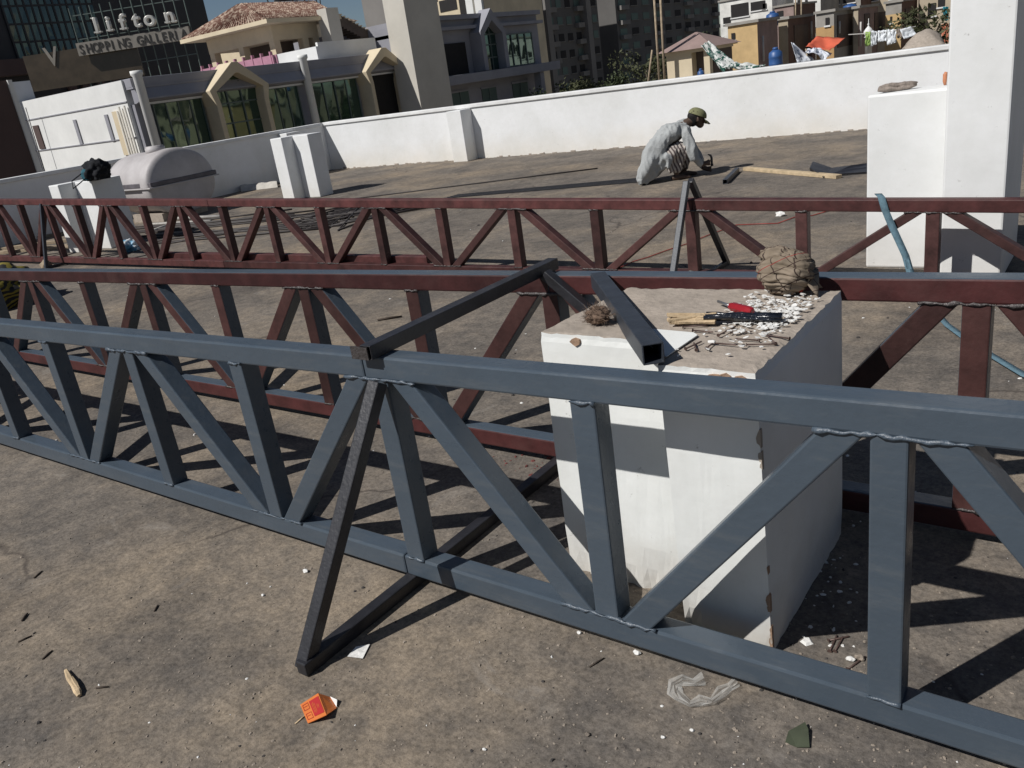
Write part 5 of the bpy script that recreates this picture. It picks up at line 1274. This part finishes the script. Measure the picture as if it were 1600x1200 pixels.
# --- crowded small houses
HM = {'yellow': (.55,.39,.2), 'grey': (.33,.31,.28), 'beige': (.46,.39,.29), 'white': (.72,.71,.67), 'brown': (.16,.1,.08), 'ochre': (.48,.31,.15), 'mauve': (.3,.22,.2)}  # brown, mauve and grey double as shade colours for the house sides
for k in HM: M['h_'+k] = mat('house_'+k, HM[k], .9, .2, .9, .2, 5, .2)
M['door'] = mat('brown_door', (.10, .07, .055), .8, .2, 2); M['pole'] = mat('pole', (.5,.48,.45), .6)
def house(label, n, x0, x1, y0, depth, m, side, feats=(), band=None, low=-5):
    a, c = at(x0, y0, n), at(x1, y0-(x1-x0)*.13, n); zt = (a.z+c.z)/2
    r = thing('small_house', label, 'house', ((a.x+c.x)/2, n+depth/2, low), 'small houses beyond the far parapet')
    b = MB(); b.box(a.x, c.x, n, n+depth, low, zt, [0,0,0,0,0,1]); b.build('wall', [M['h_'+m], M['h_'+side]], r)  # side facing +X is coloured darker: its shade is put into the wall colour
    b = MB(); b.box(a.x-.12, c.x+.12, n-.12, n+depth+.12, zt+.002, zt+.16); b.build('roof_slab', M['h_grey'], r)
    if band:
        q = at(x0, band[0], n); b = MB(); b.box(a.x-.01, c.x+.005, n-.02, n-.002, low, q.z); b.build('painted_band', M['h_'+band[1]], r)
    for (kind, fx0, fx1, fy0, fy1) in feats:
        if kind == 'w':
            p, q = at(fx0, fy0, n), at(fx1, fy1, n); b = MB(); wbox(b, p.x, q.x, n-.06, n-.022, q.z, p.z); o = b.build('window', M['dark_opening'], r)
            b = MB(); wbox(b, p.x-.08, q.x+.08, n-.1, n-.0225, q.z-.1, q.z-.002); b.build('sill', M['city_white'], o)
        elif kind == 'd':      # on the side facing +X
            p, q = PX(fx0, fy0, c.x), PX(fx1, fy1, c.x); b = MB(); b.box(c.x+.002, c.x+.06, min(p.y,q.y), max(p.y,q.y), min(p.z,q.z), max(p.z,q.z)); b.build('door', M['door'], r)
        elif kind == 'p':      # pale pipe on the side
            p, q = PX(fx0, fy0, c.x+.15), PX(fx1, fy1, c.x+.15); b = MB(); b.tube([(p.x, p.y, p.z), (p.x, p.y, q.z)], .06, 6); b.build('pipe', M['pole'], r)
    return a, c, zt
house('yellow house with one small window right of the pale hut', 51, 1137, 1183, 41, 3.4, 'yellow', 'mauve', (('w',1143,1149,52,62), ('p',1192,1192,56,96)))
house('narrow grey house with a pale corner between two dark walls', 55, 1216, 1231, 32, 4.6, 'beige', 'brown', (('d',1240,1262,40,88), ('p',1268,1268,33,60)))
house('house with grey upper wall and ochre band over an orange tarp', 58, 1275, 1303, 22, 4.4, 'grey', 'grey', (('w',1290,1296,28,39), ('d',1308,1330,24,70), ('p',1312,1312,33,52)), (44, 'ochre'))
house('house with a dark shaded side, a pale corner strip and a tall pipe', 61, 1334, 1341, 14, 5.0, 'beige', 'mauve', (('d',1350,1358,22,60), ('p',1345,1345,34,72), ('d',1366,1382,20,55)))
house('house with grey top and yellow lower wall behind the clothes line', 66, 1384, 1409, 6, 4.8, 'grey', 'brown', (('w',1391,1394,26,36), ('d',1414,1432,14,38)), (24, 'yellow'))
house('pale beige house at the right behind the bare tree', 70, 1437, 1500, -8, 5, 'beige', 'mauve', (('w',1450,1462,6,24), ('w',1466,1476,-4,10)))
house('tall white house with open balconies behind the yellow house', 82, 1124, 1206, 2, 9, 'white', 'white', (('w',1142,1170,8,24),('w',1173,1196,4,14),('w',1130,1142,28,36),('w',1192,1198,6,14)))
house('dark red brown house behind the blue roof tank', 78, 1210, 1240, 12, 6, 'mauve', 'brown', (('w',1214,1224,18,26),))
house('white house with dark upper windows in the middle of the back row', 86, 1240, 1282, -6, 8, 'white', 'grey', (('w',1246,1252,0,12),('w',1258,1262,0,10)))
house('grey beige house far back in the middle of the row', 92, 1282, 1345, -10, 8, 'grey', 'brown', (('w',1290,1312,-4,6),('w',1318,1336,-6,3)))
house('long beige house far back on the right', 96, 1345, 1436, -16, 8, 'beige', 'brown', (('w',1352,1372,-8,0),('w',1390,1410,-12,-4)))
# --- things on the terraces in front of the houses
tr0 = at(1040, 130, 44)
b = MB(); b.box(-34, 6, 40, 49.5, -2.2, -2.0); tag(b.build('roof_terrace', M['h_grey']), kind='structure')
M['tankblue'] = mat('blue_tank', (.03, .09, .25), .45, .15, 4)
def bluetank(x, y, n, r, h, label):
    p = at(x, y, n); t = thing('roof_tank', label, 'water tank', (p.x, p.y, p.z-1.4))
    b = MB(); z = p.z-.6
    b.lathe((p.x, p.y, z), [(r*.95,0),(r,.05),(r,h*.3),(r*1.04,h*.33),(r,h*.36),(r,h*.6),(r*1.04,h*.63),(r,h*.66),(r*.95,h*.82),(r*.45,h*.93)], 18); b.build('tank_body', M['tankblue'], t)
    b = MB(); b.lathe((p.x, p.y, z+h*.93), [(r*.42,0),(r*.42,h*.08),(r*.3,h*.11)], 14); b.build('lid', M['tankblue'], t)
bluetank(1212, 92, 43.5, .33, 1.1, 'round blue plastic tank standing just over the parapet below the narrow house')
bluetank(1207, 26, 60, .42, .9, 'blue plastic tank on a roof right of the yellow house')
bluetank(1328, 6, 72, .5, .6, 'pale blue tank on a roof in the middle of the back row')
bluetank(1095, 114, 44.6, .18, .8, 'small blue drum in the doorway of the pale hut')
def tarp(name, label, cat, pts, m, sag=.2, n=8, fold=0.0, seed=1):
    # pts: four corners (world), hung cloth with sag and folds
    A_, B_, C_, D_ = [Vector(p) for p in pts]; rows = []
    for i in range(n+1):
        row = []
        for j in range(n+1):
            u, v = i/n, j/n; p = A_.lerp(B_, v).lerp(D_.lerp(C_, v), u)
            p.z -= sag*math.sin(math.pi*u)*math.sin(math.pi*v)
            q = noise.noise(Vector((u*4+seed, v*6, seed*.7)))*fold; p += Vector((q*.4, -q, q*.5)); row.append(p)
        rows.append(row)
    b = MB(); b.sheet(rows, 0, .015, True); return tag(b.build(name, m), label, cat)
M['tarpgreen'] = mat('green_white_tarp', (.02, .09, .07), .6, .3, 3.5, .3, 20, .3, col2=(.55, .56, .54), mix=(.5, .54))
M['tarpred'] = mat('orange_red_tarp', (.62, .13, .07), .75, .1, 1.5, .3, 8, .3); M['tarpwhite'] = mat('blue_white_tarp', (.62, .65, .7), .6, .15, 4, .3, 20, .3, col2=(.08, .1, .2), mix=(.4, .44))
M['cloth_white'] = mat('washing_white', (.72, .75, .78), .9, .06, 3); M['cloth_lime'] = mat('washing_lime', (.3, .45, .12), .9, .1, 3); M['cloth_teal'] = mat('washing_teal', (.02, .2, .24), .9, .1, 3); M['cloth_or'] = mat('washing_orange', (.5, .17, .1), .9, .1, 3)
tarp('tarpaulin', 'green and white tarpaulin slanting down in front of the pale hut', 'tarpaulin', (at(1095,72,43.9), at(1108,64,44.3), at(1152,100,44.0), at(1130,112,43.6)), M['tarpgreen'], .15, 12, .25, 3)
tarp('tarpaulin', 'crumpled dark green sheet lying along the parapet right of the hut', 'tarpaulin', (at(1128,104,43.2), at(1150,98,43.8), at(1196,102,43.8), at(1170,110,43.2)), M['tarpgreen'], .1, 10, .3, 5)
tarp('tarpaulin', 'orange red tarpaulin stretched on poles in front of the small houses', 'tarpaulin', (at(1259,73,47), at(1276,57,50), at(1321,59,50), at(1297,79,47)), M['tarpred'], .3, 12, .12, 6)
tarp('tarpaulin', 'blue and white printed tarpaulin hanging left of the orange red one', 'tarpaulin', (at(1236,66,46), at(1242,70,47), at(1274,95,47), at(1246,99,46)), M['tarpwhite'], .1, 10, .15, 7)
tarp('cloth_pile', 'pile of pale and dark cloths under the orange red tarpaulin', 'cloths', (at(1258,82,46.2), at(1262,78,47.5), at(1300,84,47.5), at(1290,92,46.2)), M['tarpwhite'], -.2, 12, .4, 9)
CLl = at(1355, 50, 52); CRr = at(1412, 44, 52)
b = MB(); b.tube([CLl+Vector((-1,0,.0)), CLl.lerp(CRr,.5)+Vector((0,0,-.12)), CRr+Vector((.6,0,0))], .025, 5); tag(b.build('clothes_line', M['pole']), 'clothes line with white washing in front of the yellow and grey house', 'clothes line')
cl_lab = ['lime green washing at the left end of the clothes line','narrow white washing next to the lime green piece','wide white washing in the middle of the clothes line','white washing with a notched hem right of the middle','dark mottled washing at the right end of the clothes line']
for k, (x0, x1, yb, mm) in enumerate(((1352,1360,72,'cloth_lime'),(1361,1371,73,'cloth_white'),(1372,1386,66,'cloth_white'),(1387,1401,71,'cloth_white'),(1402,1411,60,'jute'))):
    u0, u1 = (x0-1355)/57, (x1-1355)/57; A_, B_ = CLl.lerp(CRr, u0), CLl.lerp(CRr, u1); zb_ = at(x0, yb, 52).z
    tarp('washing', cl_lab[k], 'washing', (A_, B_, Vector((B_.x, B_.y, zb_+.1*(k % 2))), Vector((A_.x, A_.y, zb_))), M[mm], 0, 8, .18, 11+k).__setitem__('group', 'washing on the line')
tarp('washing', 'teal cloth hanging beside the tall white column', 'washing', (at(1473,12,60), at(1482,11,60), at(1482,32,60), at(1474,33,60)), M['cloth_teal'], 0, 6, .2, 21)
tarp('washing', 'orange cloth hanging below the teal one beside the white column', 'washing', (at(1471,38,56), at(1482,36,56), at(1482,66,56), at(1472,68,56)), M['cloth_or'], 0, 6, .2, 23)
tarp('tarpaulin', 'white sheet propped up left of the bare tree', 'tarpaulin', (at(1406,46,50), at(1424,42,50.5), at(1432,54,50.5), at(1412,62,50)), M['cloth_white'], .05, 8, .1, 25)
tarp('earth_heap', 'pale grey earth coloured cover heaped under the bare tree', 'cover', (at(1408,78,46), at(1428,56,49), at(1468,52,49), at(1478,72,46)), M['conc'], -.5, 10, .2, 27)
p = at(1357, 50, 56); b = MB(); b.lathe((p.x, p.y, p.z-1.2), [(.2,0),(.2,.9),(.26,.93),(.16,1.0),(.27,1.13),(.27,1.25),(.16,1.4),(.06,1.5),(.03,1.57),(.07,1.63),(.02,1.7),(.012,1.95)], 16); tag(b.build('minaret_finial', M['city_white']), 'small white onion shaped finial at the left end of the clothes line', 'finial')
# bare bushy tree at the right
p = at(1447, 66, 54); tree('thin leafed bushy tree beside the tall white column', (p.x, p.y, -2), at(1447, 14, 54).z, 1.9, 700, 33, M['leaf2'], .16)
# poles and aerials
for (x0, y0, x1, y1, n, r, l) in ((1021,-20,1030,126,44,.06,'tall bamboo pole left of the pale hut, the left one of two'),(1031,-20,1038,124,44.2,.06,'tall bamboo pole left of the pale hut, the right one of two'),(1019,78,1009,128,43,.05,'short slanting pole left of the bamboo poles'),(1243,-10,1243,48,62,.05,'thin brown mast left of the orange red tarpaulin'),(1252,-10,1252,50,62,.05,'second thin brown mast left of the orange red tarpaulin'),(1259,76,1266,98,46.9,.04,'post under the left corner of the orange red tarpaulin')):
    a_, c_ = at(x0, y0, n), at(x1, y1, n); b = MB(); b.tube([a_, c_-Vector((0,0,.6))], r, 6); tag(b.build('pole', M['wood']), l, 'pole')
a_, c_ = PY(40, 168, 26.4), PY(68, 262, 26.4); b = MB(); b.tube([a_, a_.lerp(c_,.5), c_-Vector((0,0,1))], [.03,.03,.03], 6); tag(b.build('pole', M['black']), 'thin dark pole in front of the white building at the far left', 'pole')
# --- what the green glass looks back at: cream apartment blocks across the street, out to the right
for k, (s_, n_, wd, zt_, lab) in enumerate(((34, 62, 20, 22, 'cream apartment block out to the right, mirrored in the green glazing'), (40, 96, 22, 17, 'cream apartment block farther back on the right side'))):
    r = thing('apartment_block', lab, 'apartment block', (s_+6, n_, ZB))
    b = MB(); b.box(s_, s_+12, n_-wd/2, n_+wd/2, ZB, zt_); b.build('wall', M['facade_cream'], r)
    for f in range(7):
        for i in range(6):
            y_ = n_-wd/2+wd*(i+.25)/6; b = MB(); b.box(s_-.06, s_-.003, y_, y_+wd/12, ZB+9+f*3.4, ZB+10.8+f*3.4); b.build('window', M['dark_opening'], r)
